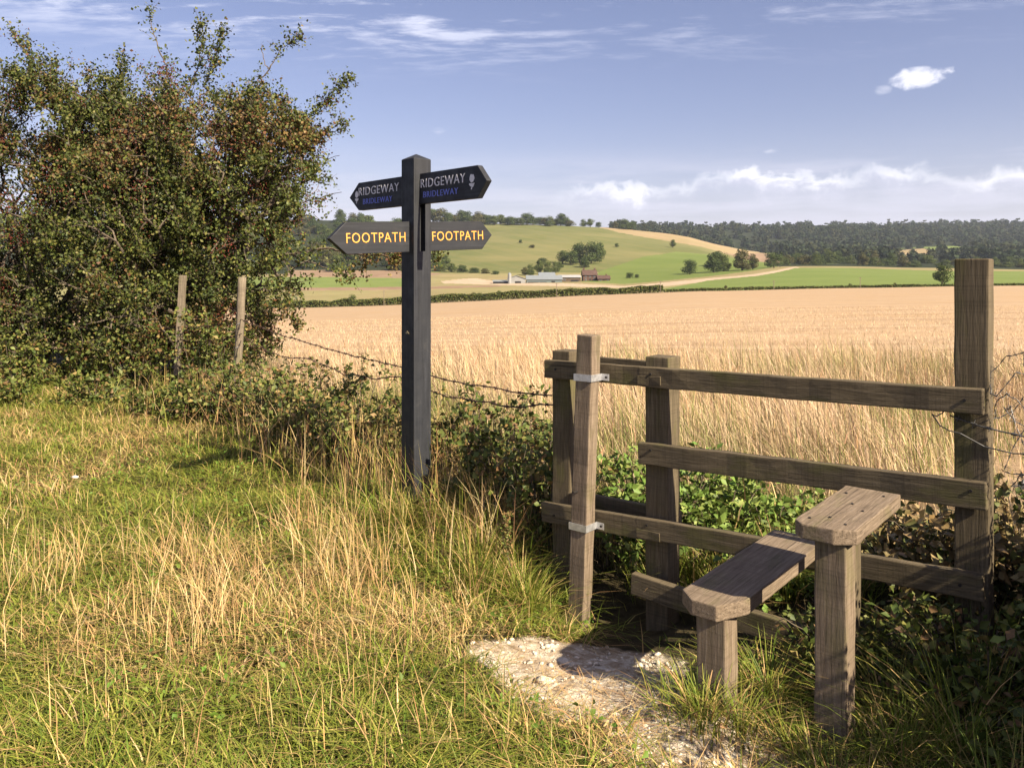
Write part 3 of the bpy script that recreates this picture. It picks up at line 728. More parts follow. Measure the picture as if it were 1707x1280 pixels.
class Soup:
    def __init__(s): s.V = []; s.Q = []; s.T = []; s.C = []; s.n = 0
    def add(s, V, q, tr, c):
        s.V.append(V); s.C.append(c)
        if q is not None and len(q): s.Q.append(q + s.n)
        if tr is not None and len(tr): s.T.append(tr + s.n)
        s.n += len(V)
    def build(s, name, mat, parent=None):
        me = arrays(name, np.concatenate(s.V), np.concatenate(s.Q) if s.Q else None, np.concatenate(s.T) if s.T else None, np.concatenate(s.C))
        return link(name, me, mat, parent)
    def mesh(s, name):
        return arrays(name, np.concatenate(s.V), np.concatenate(s.Q) if s.Q else None, np.concatenate(s.T) if s.T else None, np.concatenate(s.C))
def unit(v): return v / np.maximum(np.linalg.norm(v, axis=-1, keepdims=True), 1e-9)
def leaves(pos, size, cols, aspect=0.62, upb=0.4, dirs=None):
    """diamond leaves folded on the midrib: 4 verts, 2 triangles"""
    n = len(pos); nrm = unit(rng.normal(size=(n, 3)) + np.array([0, 0, upb]))
    d = rng.normal(size=(n, 3)) if dirs is None else dirs + rng.normal(size=(n, 3)) * 0.5
    d = unit(d - nrm * (d * nrm).sum(-1, keepdims=True)); sd_ = np.cross(nrm, d)
    s = size[:, None]; fold = rng.uniform(0.05, 0.3, (n, 1))
    V = np.stack([pos, pos + d * s * 0.45 + sd_ * s * aspect * .5 + nrm * s * fold * .5, pos + d * s - nrm * s * 0.12,
                  pos + d * s * 0.45 - sd_ * s * aspect * .5 + nrm * s * fold * .5], 1)
    o = (np.arange(n) * 4)[:, None]
    tr = np.concatenate([o + np.array([[0, 1, 2]]), o + np.array([[0, 2, 3]])], 0)
    return V.reshape(-1, 3), None, tr, np.repeat(cols, 4, 0)
def quads_leaf(pos, size, cols, upb=0.3, out=None):
    n = len(pos); nrm = rng.normal(size=(n, 3)) + np.array([0, 0, upb])
    if out is not None: nrm = nrm + out * 2.4
    nrm = unit(nrm); d = rng.normal(size=(n, 3)); d = unit(d - nrm * (d * nrm).sum(-1, keepdims=True)); e = np.cross(nrm, d); s = size[:, None]
    V = np.stack([pos - d * s * .5, pos + e * s * .36, pos + d * s * .5, pos - e * s * .36], 1)
    q = (np.arange(n) * 4)[:, None] + np.arange(4)[None]
    return V.reshape(-1, 3), q, None, np.repeat(cols, 4, 0)

GREEN = [(0.12, 0.165, 0.020), (0.175, 0.205, 0.030), (0.24, 0.235, 0.048), (0.32, 0.26, 0.08), (0.085, 0.13, 0.018)]
STRAW = [(0.50, 0.35, 0.155), (0.42, 0.27, 0.115), (0.55, 0.42, 0.22), (0.36, 0.22, 0.10)]
# ------------------------------------------------------------------ grass on the near side
def sample_near(n, dmin=1.7, dmax=12.0, umax=0.86):
    d = rng.uniform(dmin, dmax, n); x = rng.uniform(-umax, umax, n) * d
    return x, d
posts_xy = [SPC] + [SQ(s, q) for s, q in ((1.65, -.63), (1.27, -.71), (0.25, -.05), (1.93, .1), (0.6, .1), (0.04, .1))]
shade_soil_poly = [G(px, py, -0.15) for px, py in ((985, 1060), (1000, 985), (1150, 930), (1330, 1000), (1345, 1130), (1240, 1150), (1130, 1170), (1060, 1100))]  # grass left out under the stile so dark soil stands for its shade
def keep_near(x, y, lim=0.45):
    k = (far_side(x, y) < -0.02) & (path_mask(x, y) < lim * (0.2 + 1.5 * rng.random(np.shape(x))))
    k &= ~inpoly(x, y, shade_soil_poly) | (rng.random(np.shape(x)) < 0.05)
    for a_, b_ in posts_xy: k &= np.hypot(x - a_, y - b_) > 0.075
    return k
so = Soup()
x, y = sample_near(230000, 1.7, 11.0); k = keep_near(x, y); x, y = x[k], y[k]
dry = fbm(x, y, 21, 1.1, 4); tuft = fbm(x, y, 23, 4.5, 3)
n = len(x); h = rng.uniform(0.06, 0.15, n) * (0.45 + 1.15 * tuft) * (1 + 0.25 * np.clip(y - 5, 0, 4) / 4)
dryw = np.clip((dry - 0.47) * 3.4, 0.07, 0.6)
c = np.where((rng.random(n) < dryw)[:, None], pal(n, STRAW + [(0.30, 0.24, 0.09)], [3, 2, 1, 2, 4]), pal(n, GREEN, [3, 4, 3, 1.2, 2]))
flow = 2.5 + 3.0 * nz(x, y, 31, 0.9)
so.add(*blades(np.stack([x, y, ground_z(x, y) - 0.01], -1), h, rng.uniform(0.3, 2.4, n), flow + rng.normal(0, 1.8, n), rng.uniform(0.0026, 0.0066, n) * (1 + 0.08 * y), c, 2))
x, y = sample_near(16000, 1.8, 8.0); k = keep_near(x, y) & (fbm(x, y, 27, 2.2, 3) > 0.50); x, y = x[k], y[k]; n = len(x)
so.add(*leaves(np.stack([x, y, ground_z(x, y) + rng.uniform(0.02, 0.09, n)], -1), rng.uniform(0.014, 0.036, n), pal(n, [(0.10, 0.17, 0.025), (0.15, 0.21, 0.035), (0.08, 0.13, 0.02)], [3, 2, 2]), 0.6, 1.5))
tag(so.build('meadow_grass', GRASS), 'mixed green and yellowing meadow grass covering the near bank', 'grass', kind='stuff')
# tall dry stalks, clumped
so = Soup()
cl_px = [(600, 930, 40, 1.0), (560, 880, 35, 1.0), (500, 840, 25, .9), (340, 960, 60, .8), (300, 900, 40, .8), (360, 1010, 40, .8), (60, 940, 50, .8), (620, 1060, 60, .5), (740, 980, 50, .45), (780, 930, 40, .5),
         (180, 1080, 70, .5), (480, 1180, 70, .5), (860, 1200, 50, .35), (700, 1180, 70, .45), (90, 1240, 60, .5), (540, 1000, 70, .5), (960, 960, 30, .4), (60, 820, 50, .4), (1000, 1240, 40, .3)]
xs, ys, hs_ = [], [], []
for px, py, rad, hh in cl_px:
    cx, cy = G(px, py + 40, 0); n = int(150 if hh > 0.75 else 40); sg = rad / F * cy
    xs.append(rng.normal(cx, sg, n)); ys.append(rng.normal(cy, sg * 1.6, n)); hs_.append(rng.uniform(0.5, 1.0, n) * 0.40 * (0.5 + 0.5 * hh))
x, y = sample_near(3600, 1.8, 9.5); dryf = fbm(x, y, 21, 1.1, 4); kk = rng.random(len(x)) < np.clip((dryf - 0.35) * 3, 0.1, 1)
xs.append(x[kk]); ys.append(y[kk]); hs_.append(rng.uniform(0.08, 0.27, kk.sum()))
x = np.concatenate(xs); y = np.concatenate(ys); h = np.concatenate(hs_); k = keep_near(x, y, 0.3); lane = inpoly(x, y, [G(a_, b_, 0) for a_, b_ in ((120, 745), (480, 745), (690, 850), (660, 905), (430, 880), (120, 830))]); k &= ~lane | (rng.random(len(x)) < 0.2); x, y, h = x[k], y[k], h[k]; n = len(x)
flow = 1.2 + 3.2 * nz(x, y, 33, 1.3)
so.add(*blades(np.stack([x, y, ground_z(x, y) - 0.01], -1), h, np.abs(rng.normal(0.45, 0.5, n)), flow + rng.normal(0, 1.7, n), rng.uniform(0.0018, 0.0036, n) * (1 + 0.05 * y), pal(n, STRAW, [4, 3, 3, 2]), 4))
tag(so.build('dry_grass_stalks', GRASS), 'tall straw coloured dry grass stalks standing in clumps on the bank', 'dry grass', kind='stuff')
# coarse tufts round the stile feet and in the shade at the right
so = Soup()
tl = [(*SQ(1.29, -0.86), 260, .20), (*SQ(1.22, -0.80), 160, .17), (*SQ(1.40, -0.80), 160, .18), (*SQ(1.64, -0.78), 240, .17), (*SQ(1.78, -0.66), 220, .22), (*SQ(1.53, -0.74), 160, .16), (*SQ(1.75, -0.4), 200, .3), (*SQ(1.85, -0.6), 200, .32),
      (*SQ(1.5, -0.2), 200, .26), (*SQ(2.0, -0.5), 220, .42), (*SQ(2.0, -0.2), 220, .45), (*SQ(2.15, -0.8), 160, .3), (*SQ(1.75, -0.95), 110, .2), (*SQ(-0.02, -0.22), 260, .30), (*SQ(0.1, -0.28), 220, .28), (*SQ(-0.15, -0.4), 260, .3),
      (*SQ(-0.3, -0.2), 260, .34), (*SQ(0.85, 0.25), 200, .25), (*SQ(0.75, 0.5), 260, .42), (*SQ(1.05, 0.5), 260, .40), (*SQ(1.2, 0.8), 260, .36), (*SQ(0.9, 0.95), 260, .42), (*SQ(0.45, 0.35), 200, .40), (*SQ(1.35, 0.55), 220, .32), (*SQ(0.6, 0.45), 220, .40), (*SQ(1.35, -0.45), 200, .24), (SPC[0] + .03, SPC[1] - .17, 260, .26), (SPC[0] - .08, SPC[1] - .2, 220, .24), (SPC[0] + .12, SPC[1] - .12, 260, .30), (SPC[0] + .3, SPC[1] - .2, 260, .32), (SPC[0] - .15, SPC[1] - .1, 200, .3), (0.0, 4.3, 260, .32), (-0.2, 4.5, 260, .34)]
for cx, cy, n, hh in tl:
    r_ = np.abs(rng.normal(0, 0.085, n)); a_ = rng.uniform(0, 2 * np.pi, n); x = cx + r_ * np.cos(a_); y = cy + r_ * np.sin(a_)
    so.add(*blades(np.stack([x, y, ground_z(x, y) - 0.01], -1), rng.uniform(0.45, 1.1, n) * hh, rng.uniform(0.2, 1.3, n), a_ + rng.normal(0, 0.5, n), rng.uniform(0.003, 0.0055, n),
                   pal(n, GREEN + STRAW[:2], [3, 4, 3, 1, 2, 1.2, 1]), 4))
tag(so.build('grass_tufts', GRASS), 'coarse grass tufts round the feet of the stile and signpost', 'grass', kind='stuff')

# ------------------------------------------------------------------ field margin: tall bleached grass behind the fence
so = Soup(); so2 = Soup()
n = 90000; d = 4.0 + (rng.random(n) ** 1.1) * 11.5; x = rng.uniform(-0.42, 0.9, n) * d
fs = far_side(x, d); qd = (x - O_[0]) * N_[0] + (d - O_[1]) * N_[1]; sd2 = (x - O_[0]) * E_[0] + (d - O_[1]) * E_[1]
walk = np.exp(-((sd2 - 1.35 - 0.1 * qd) / 0.45) ** 2) * (qd < 6)
edge = np.clip((12.2 + 3.2 * nz(x, d, 41, 0.4) - d) / 3.5, 0, 1)
k = (fs > 0.30) & (rng.random(n) > walk * 0.75) & (rng.random(n) < edge)
x, d, fs, walk = x[k], d[k], fs[k], walk[k]; n = len(x)
cp = fbm(x, d, 43, 0.7, 4); greenish = np.clip((fbm(x, d, 47, 0.55, 3) - 0.46) * 4 + np.clip(1.9 - fs, 0, 1) * 0.55, 0, 0.9)
h = (0.15 + 0.62 * rng.random(n) ** 1.6) * (0.25 + 1.2 * cp) * np.clip(0.45 + fs * 0.35, 0.4, 1) * (1 - 0.7 * walk)
PALE = [(0.53, 0.395, 0.24), (0.46, 0.335, 0.20), (0.58, 0.45, 0.30), (0.38, 0.27, 0.155)]
c = np.where((rng.random(n) < greenish)[:, None], pal(n, [(0.20, 0.22, 0.06), (0.28, 0.25, 0.10), (0.13, 0.17, 0.04)], [3, 3, 2]), pal(n, PALE, [4, 3, 3, 2]))
so.add(*blades(np.stack([x, d, ground_z(x, d) - 0.02], -1), h, np.abs(rng.normal(0.35, 0.4, n)), 2.6 + 1.6 * nz(x, d, 45, 0.6) + rng.normal(0, 0.9, n), rng.uniform(0.0022, 0.0045, n) * (1 + 0.06 * d), c))
m_ = rng.random(n) < 0.035; hp = np.stack([x, d, ground_z(x, d) + h * 0.80], -1)[m_]; nh = len(hp)
so.add(*blades(hp, rng.uniform(0.10, 0.2, nh), rng.uniform(0.1, 0.7, nh), rng.uniform(0, 6.3, nh), rng.uniform(0.006, 0.011, nh), pal(nh, [(0.50, 0.34, 0.18), (0.38, 0.22, 0.12)], [2, 1]), 2))
tag(so.build('margin_grass', GRASS), 'tall bleached dry grass along the field edge behind the stile', 'dry grass', kind='stuff')
n = 50000; d = 11 + 35 * rng.random(n) ** 1.5; x = rng.uniform(-0.42, 0.8, n) * d
row = np.round((d + 0.12 * x) / 0.28) * 0.28 - 0.12 * x; d = row + rng.normal(0, 0.03, n)
zz = np.where(d < 15.3, ground_z(x, d), terr_z(CX + x / d * F, d))
k = far_side(x, d) > 1.0; x, d, zz = x[k], d[k], zz[k]; n = len(x)
so2.add(*blades(np.stack([x, d, zz - 0.01], -1), rng.uniform(0.05, 0.12, n), rng.uniform(0.1, 0.9, n), rng.uniform(0, 6.3, n), rng.uniform(0.005, 0.008, n) * (1 + d * 0.035), pal(n, PALE, [4, 3, 3, 1]), 1))
tag(so2.build('stubble', GRASS), 'cut straw stubble standing in rows across the harvested field', 'stubble', kind='stuff')

# ------------------------------------------------------------------ brambles and weeds
BR = [(0.045, 0.065, 0.016), (0.075, 0.098, 0.022), (0.12, 0.135, 0.034), (0.18, 0.15, 0.048), (0.14, 0.08, 0.037)]
def bramble(cx, cy, rx, ry, h, nst, label, group, lsize=0.042, cols=BR, wts=(3, 4, 3, 1, 0.7), name='bramble', cat='bramble', stemc=None, base=None):
    z0 = gz(cx, cy) if base is None else base
    root = empty(name, (cx, cy, z0)); tag(root, label, cat, group)
    mb = MB(); LP = []; LD = []
    for i in range(nst):
        a_ = rng.uniform(0, 2 * np.pi); r0 = abs(rng.normal(0, 0.25)); top = h * (0.3 + 0.85 * rng.random() ** 1.3); reach = rng.uniform(0.3, 1.0)
        b0 = np.array([math.cos(a_) * rx * r0, math.sin(a_) * ry * r0, -0.03]); n = 7; pts = []
        a2 = a_ + rng.normal(0, 0.5)
        for kx in range(n + 1):
            f_ = kx / n; rr_ = reach * f_
            pts.append(b0 + np.array([math.cos(a2) * rx * rr_, math.sin(a2) * ry * rr_, top * math.sin(min(f_ * 1.9, 2.5)) + rng.normal(0, 0.012)]))
        mb.tube(pts, [0.0042 * (1 - 0.6 * q / n) for q in range(n + 1)], 4, False)
        for kx in range(1, n + 1):
            for rep in range(3):
                f_ = rng.random(); p = pts[kx - 1] * (1 - f_) + pts[kx] * f_
                od = unit(rng.normal(size=3) + np.array([0, 0, 0.5])) * rng.uniform(0.02, 0.075)
                for tq in range(3):
                    LP.append(p + od + rng.normal(0, 0.012, 3)); LD.append(unit(od + rng.normal(0, .02, 3)))
    mb.build('stem', stemc or BARK, root)
    LP = np.array(LP); LD = np.array(LD); n = len(LP)
    s_ = Soup(); s_.add(*leaves(LP, rng.uniform(0.55, 1.6, n) * lsize, pal(n, cols, wts), 0.66, 0.8, LD)); s_.build('foliage', LEAF, root)
    return root
def FT(t_, off=0.0):   # point on the wire fence line, t=0 at the stile, 1 at the round post
    return (0.19 + t_ * (-3.06) - off * 0.81, 4.25 + t_ * 4.25 - off * 0.58)
for t_, off, rx, h, ns, lb in ((0.03, -.10, .26, .60, 34, 'bramble against the left end post of the stile'), (0.11, -.12, .36, .62, 48, 'bramble between the stile end post and the signpost'), (0.20, -.40, .38, .64, 46, 'bramble close behind the foot of the signpost'),
        (0.31, -.15, .38, .50, 44, 'bramble just beyond the signpost under the wires'), (0.42, 0.10, .44, .66, 52, None), (0.52, 0.1, .40, .44, 40, None), (0.62, 0.15, .46, .70, 52, None), (0.74, 0.05, .40, .42, 38, None), (0.86, 0.2, .46, .58, 44, None)):
    x_, y_ = FT(t_, off); bramble(x_, y_, rx, rx * .8, h, ns, lb or 'bramble bush under the sagging wires between signpost and round post', 'brambles along the wire fence', 0.036, BR + [(0.22, 0.15, 0.06)], (3, 4, 3, 1.4, 1, 1))
WD = [(0.05, 0.072, 0.016), (0.085, 0.108, 0.022), (0.13, 0.145, 0.034), (0.19, 0.15, 0.05), (0.13, 0.08, 0.035)]
for px, py, rx, h, ns, lb in ((490, 715, .36, .34, 28, 'weed thicket in front of the round fence post towards the signpost'), (415, 705, .42, .34, 32, 'weed thicket round the foot of the round fence post'), (335, 705, .42, .40, 32, 'weed thicket between the round post and the leaning square post'),
        (272, 694, .40, .30, 30, 'weed thicket round the foot of the leaning square post'), (150, 684, .40, .34, 26, None), (-10, 682, .45, .36, 26, None), (365, 664, .5, .95, 40, None), (232, 655, .5, .70, 36, None), (110, 648, .6, .40, 30, None), (20, 652, .4, .66, 30, None)):
    x_, y_ = G(px, py, 0)
    bramble(x_, y_, rx, rx * .7, h, ns, lb or 'low leafy weed thicket in the shade at the hawthorn foot', 'weed thickets under the hawthorn', 0.045, WD, (3, 4, 3, 1.4, 1), 'weed_thicket', 'weeds')
for s_, q_, rx, h, ns, lb in ((0.32, 0.55, .34, .52, 40, 'tall green weed clump behind the gap between the two short stile posts'), (0.62, 0.75, .36, .36, 40, 'green weed clump right behind the splice post of the stile'), (0.95, 0.62, .32, .26, 30, 'low green weed clump behind the far end of the lower step'), (0.35, 1.1, .4, .40, 34, None), (0.85, 1.15, .4, .26, 30, None)):
    x_, y_ = SQ(s_, q_); bramble(x_, y_, rx, rx, h, ns, lb or 'green nettle clump at the edge of the pale grass behind the stile', 'green clumps behind the stile', 0.038, [(0.09, 0.15, 0.028), (0.14, 0.21, 0.04), (0.20, 0.25, 0.065), (0.07, 0.11, 0.02)], (3, 4, 3, 2), 'weed_clump', 'weeds')
for s_, q_, rx, h, ns, lb in ((1.45, 0.85, .30, .30, 30, 'low brown weed clump in the trodden gap behind the upper step'), (1.78, 0.55, .32, .42, 40, 'brown dying weed clump behind the bottom rail near the tall post'), (2.05, 0.55, .3, .52, 40, 'dying weed clump behind the foot of the tall stile post')):
    x_, y_ = SQ(s_, q_); bramble(x_, y_, rx, rx, h, ns, lb, 'dying weeds behind the steps', 0.04, [(0.16, 0.12, 0.05), (0.22, 0.16, 0.07), (0.10, 0.11, 0.035), (0.28, 0.21, 0.10)], (3, 3, 3, 2), 'weed_clump', 'weeds')
# side hedge to the right of the tall post, continuing the boundary
for s_, q_, rx, h, ns, lb in ((2.38, 0.14, .34, .70, 90, 'dark bramble pressed against the field side of the tall stile post'), (2.66, -0.10, .40, .80, 90, None), (2.95, -0.25, .5, .98, 130, None), (3.25, -0.55, .55, 1.0, 110, None), (3.3, 0.1, .6, 1.0, 90, None), (2.58, -0.50, .30, .60, 90, None), (2.80, -0.85, .40, .80, 110, None), (3.05, -1.15, .45, .92, 120, None), (2.5, 0.5, .4, .8, 80, 'bramble growing into the pale grass beyond the tall stile post')):
    x_, y_ = SQ(s_, q_); bramble(x_, y_, rx, rx, h, ns, lb or 'dense dark bramble of the side hedge that carries on from the tall stile post', 'side hedge brambles', 0.030)
for s_, q_, rx, h, ns, lb in ((1.98, -0.20, .26, .36, 40, 'low dark weeds in front of the foot of the tall stile post'), (2.12, -0.40, .22, .24, 30, 'low dark weeds at the hedge foot beside the upper step'), (1.55, -0.12, .24, .26, 30, 'dark weeds under the upper step board')):
    x_, y_ = SQ(s_, q_); bramble(x_, y_, rx, rx, h, ns, lb, 'dark weeds under the stile', 0.03, WD, (3, 4, 2, 1, 1), 'weed_clump', 'weeds')
# seed-headed docks
for px, py, d, hh in ((580, 620, 6.3, .5), (606, 600, 6.3, .55), (845, 870, 4.1, .45), (860, 830, 4.3, .5), (465, 760, 6.6, .6)):
    x_ = (px - CX) / F * d; root = empty('dock_plant', (x_, d, gz(x_, d))); tag(root, 'upright brown seeded dock stem among the brambles by the fence', 'weed', 'dock stems by the fence')
    H = EYE - (py - HY) / F * d - gz(x_, d) + 0.05; mb = MB(); pts = [(0.02 * math.sin(k * .8), 0.01 * math.cos(k), H * k / 8 - .02) for k in range(9)]; mb.tube(pts, [0.004 - 0.0003 * k for k in range(9)], 5); mb.build('stem', BARK, root)
    n = 260; zf = rng.uniform(0.45, 1, n); pos = np.stack([rng.normal(0, 0.014, n), rng.normal(0, 0.014, n), zf * H], -1)
    s_ = Soup(); s_.add(*leaves(pos, rng.uniform(0.012, 0.026, n), pal(n, [(0.19, 0.12, 0.05), (0.14, 0.15, 0.045), (0.10, 0.13, 0.03)], [3, 2, 2]))); s_.build('seed_head', LEAF, root)['kind'] = 'stuff'

so = Soup(); n = 6500; t_ = rng.uniform(0.0, 1.2, n); off = rng.normal(0.02, 0.3, n)
x = 0.19 - 3.06 * np.minimum(t_, 1.0) - np.clip(t_ - 1, 0, 9) * 4.2 - off * 0.81; y = 4.25 + 4.25 * np.minimum(t_, 1.0) + np.clip(t_ - 1, 0, 9) * 0.9 - off * 0.58
k = fbm(x, y, 61, 1.4, 3) > 0.36; k &= np.hypot(x - SPC[0], y - SPC[1]) > 0.1; x, y = x[k], y[k]; n = len(x)
so.add(*blades(np.stack([x, y, ground_z(x, y) - .02], -1), rng.uniform(0.2, 0.62, n), np.abs(rng.normal(0.35, 0.4, n)), rng.uniform(0, 6.3, n), rng.uniform(0.0025, 0.0045, n) * (1 + .05 * y), pal(n, STRAW + GREEN[1:4] + [(0.16, 0.09, 0.05)], [3, 2, 2, 2, 2, 2, 2, 2]), 4))
tag(so.build('fence_grass', GRASS), 'rank dead and green grass stems growing through the brambles along the fence', 'grass', kind='stuff')
so = Soup(); x = rng.uniform(-0.5, 2.6, 9000); y = rng.uniform(1.9, 4.6, 9000); k = (path_mask(x, y) > 0.2) & (fbm(x, y, 71, 2.5, 3) > 0.45); x, y = x[k], y[k]; n = len(x)
so.add(*blades(np.stack([x, y, ground_z(x, y) + 0.012], -1), rng.uniform(0.015, 0.07, n), np.full(n, 3.0), rng.uniform(0, 6.3, n), rng.uniform(0.0015, 0.003, n), pal(n, STRAW, [3, 3, 2, 3]), 2, 1.0))
tag(so.build('straw_litter', GRASS), 'dry straw litter trodden into the bare chalk path', 'straw', kind='stuff')

# ------------------------------------------------------------------ hawthorns
def hawthorn(label, root_xy, ells, nn, leafn, chains=(), seed=1, d0=11.0, berry_n=5200):
    """nodes fill the union of ellipsoids; each joins the nearest node already reached from the root; thickness follows the load"""
    r = np.random.default_rng(seed); pts = []
    vol = np.array([e[2] * e[3] * e[5] for e in ells]); cnt = (vol / vol.sum() * nn).astype(int)
    for (px, py, rx, ry, dep, rz, dens), c_ in zip(ells, cnt):
        c_ = int(c_ * dens); u = unit(r.normal(size=(c_, 3))) * (r.random((c_, 1)) ** (1 / 2.2))
        p0 = P(px, py, dep); m_ = dep / F
        pts.append(p0 + u * np.array([rx * m_, rz, ry * m_]))
    pts = np.concatenate(pts); hole = fbm(pts[:, 0] + pts[:, 1] * .3, pts[:, 2], seed + 50, 1.1, 3); pts = pts[(hole > (0.37 if seed == 3 else 0.31)) & (pts[:, 2] > 0.2)]
    root = np.array([root_xy[0], root_xy[1], -0.1]); extra = []
    for ch in chains:
        q = [P(*c_) for c_ in ch]
        for i in range(len(q) - 1):
            L = np.linalg.norm(q[i + 1] - q[i]); k_ = max(2, int(L / 0.1))
            for j in range(k_): extra.append(q[i] + (q[i + 1] - q[i]) * (j / k_) + r.normal(0, 0.012, 3))
    ex0 = len(pts)
    if extra: pts = np.concatenate([pts, np.array(extra)])
    order = np.argsort(np.linalg.norm(pts - root, axis=1)); pts = pts[order]
    stems = [root + np.array([math.cos(a_) * .16, math.sin(a_) * .12, 0]) for a_ in (0.3, 1.9, 3.6, 5.0)]
    nodes = list(stems); par = [-1] * 4; plen = [0.0] * 4
    NA = np.zeros((len(pts) + 4, 3)); NA[:4] = stems; PLn = np.zeros(len(pts) + 4); m_ = 4
    for p in pts:
        dv = p - NA[:m_]; ds = np.linalg.norm(dv, axis=1); back = np.where(dv[:, 2] < -0.4, 0.3, 0)
        j = int(np.argmin(ds + 0.22 * PLn[:m_] + back)); NA[m_] = p; PLn[m_] = PLn[j] + ds[j]; par.append(j); m_ += 1
    load = np.ones(m_)
    for i in range(m_ - 1, 3, -1): load[par[i]] += load[i]
    rad = 0.0042 * load ** 0.42; mb = MB()
    for i in range(4, m_):
        a_, b_ = NA[par[i]], NA[i]; L = np.linalg.norm(b_ - a_); md = (a_ + b_) / 2 + r.normal(0, 0.07 * L, 3)
        ra = min(rad[par[i]], rad[i] * 1.5)
        mb.tube([a_, md, b_], [ra, (ra + rad[i]) / 2, rad[i] * .95], 6 if rad[i] > 0.02 else (4 if rad[i] > 0.008 else 3), False)
    o = empty('hawthorn_tree', (root[0], root[1], 0)); tag(o, label, 'tree', None)
    off = np.array([root[0], root[1], 0])
    mb.v = [tuple(np.array(v) - off) for v in mb.v]
    # leafy twigs
    tips = NA[4:m_]; ld = load[4:m_]; w_ = np.where(ld < 12, 1.0, 0.35)
    w_ = w_ * np.clip((fbm(tips[:, 0] * 2.1 + tips[:, 1] * 1.3, tips[:, 2] * 2.1 - tips[:, 1] * .9, seed + 70, 1.0, 2) - 0.34) * 6, 0.16, 1.5)
    tn = r.choice(len(tips), int(leafn / 9), p=w_ / w_.sum()); tw_d = unit(r.normal(size=(len(tn), 3)) + np.array([0, 0, .35]) + unit(tips[tn] - (root + np.array([0, 0, 1.5]))) * .8)
    tl_ = r.uniform(0.08, 0.30, len(tn))
    for i in range(0, len(tn), 3):
        mb.tube([tips[tn[i]] - off, tips[tn[i]] + tw_d[i] * tl_[i] - off], [0.003, 0.0016], 3, False)
    mb.build('trunk', BARK, o)
    ff = r.random((len(tn), 9)); lp_ = tips[tn][:, None] + tw_d[:, None] * (tl_[:, None] * ff)[..., None] + r.normal(0, 0.03, (len(tn), 9, 3)); lp_ = lp_.reshape(-1, 3)
    n = len(lp_); hue = np.repeat(fbm(tips[tn][:, 0] * 1.1, tips[tn][:, 2] * 1.1, seed + 9, 1.0, 3), 9)
    c1 = pal(n, [(0.052, 0.068, 0.016), (0.080, 0.096, 0.020), (0.125, 0.125, 0.032), (0.034, 0.050, 0.013)], [3, 4, 2, 3])
    c2 = pal(n, [(0.13, 0.085, 0.03), (0.18, 0.12, 0.042), (0.11, 0.05, 0.024), (0.09, 0.085, 0.024)], [3, 1.5, 3, 3])
    rt = np.clip((lp_[:, 0] + 4.6) / 2.6, 0, 1) * 0.30
    cc = np.where((r.random(n) < np.clip((hue - 0.60) * 4 + rt * .8, 0.02, 0.65))[:, None], c2, c1)
    s_ = Soup(); s_.add(*quads_leaf(lp_ - off, r.uniform(0.026, 0.058, n), cc, 0.5)); s_.build('crown', LEAF, o)
    # clusters of haws
    hb = r.choice(len(tips), berry_n // 13); hu = fbm(tips[hb][:, 0], tips[hb][:, 2], seed + 20, 0.9, 3); hb = hb[hu > 0.47]
    bp = (tips[hb][:, None] + r.normal(0, 0.085, (len(hb), 34, 3))).reshape(-1, 3) - off; n = len(bp); s0 = r.uniform(0.007, 0.011, n)[:, None]
    dirs = np.array([[1, 0, 0], [-1, 0, 0], [0, 1, 0], [0, -1, 0], [0, 0, 1], [0, 0, -1]], float)
    V = (bp[:, None] + dirs[None] * s0[:, None]).reshape(-1, 3); o6 = (np.arange(n) * 6)[:, None]
    tr = np.concatenate([o6 + np.array([f_]) for f_ in ((0, 2, 4), (2, 1, 4), (1, 3, 4), (3, 0, 4), (2, 0, 5), (1, 2, 5), (3, 1, 5), (0, 3, 5))], 0)
    be = link('berries', arrays('berries', V, None, tr), BERRY, o); be['kind'] = 'stuff'
    return o
DH = 11.2
hawthorn('spreading hawthorn with rusty berries and sparse twigs reaching towards the signpost', (P(330, 640, 11.3)[0], 11.3),
         [(330, 330, 165, 180, DH, 1.4, 1.0), (430, 270, 95, 120, DH - .2, 1.1, 1.0), (290, 190, 90, 70, DH, 1.0, 1.0), (300, 550, 160, 110, DH - .4, 1.2, 1.1), (470, 330, 75, 80, DH - .3, .8, .8), (455, 450, 65, 70, DH - .8, .7, .7), (230, 400, 120, 170, DH - .2, 1.3, 1.0), (500, 215, 40, 50, DH - .2, .5, .7)],
         3200, 165000,
         [[(265, 190, DH), (275, 110, DH), (250, 45, DH), (248, 8, DH)], [(300, 180, DH), (335, 100, DH), (335, 35, DH)], [(330, 170, DH), (365, 85, DH), (372, 45, DH)], [(420, 180, DH), (440, 110, DH), (440, 62, DH)], [(430, 150, DH), (470, 80, DH), (508, 58, DH)],
          [(480, 230, DH), (530, 180, DH), (565, 150, DH), (590, 122, DH)], [(490, 260, DH), (540, 225, DH), (585, 205, DH)], [(500, 290, DH), (550, 265, DH), (582, 255, DH)], [(490, 310, DH), (540, 295, DH), (565, 290, DH)], [(470, 350, DH), (530, 330, DH), (580, 318, DH)],
          [(450, 430, DH - 1), (540, 415, DH - 1), (610, 425, DH - 1), (612, 460, DH - 1)], [(500, 430, DH - 1), (560, 455, DH - 1), (600, 470, DH - 1)], [(610, 425, DH - 1), (650, 430, DH - 1), (665, 440, DH - 1)], [(440, 480, DH - 1), (480, 520, DH - 1), (500, 560, DH - 1)], [(690, 420, DH - .4), (725, 425, DH - .4), (728, 450, DH - .4)], [(650, 430, DH - 1), (690, 420, DH - .4)]], 3)
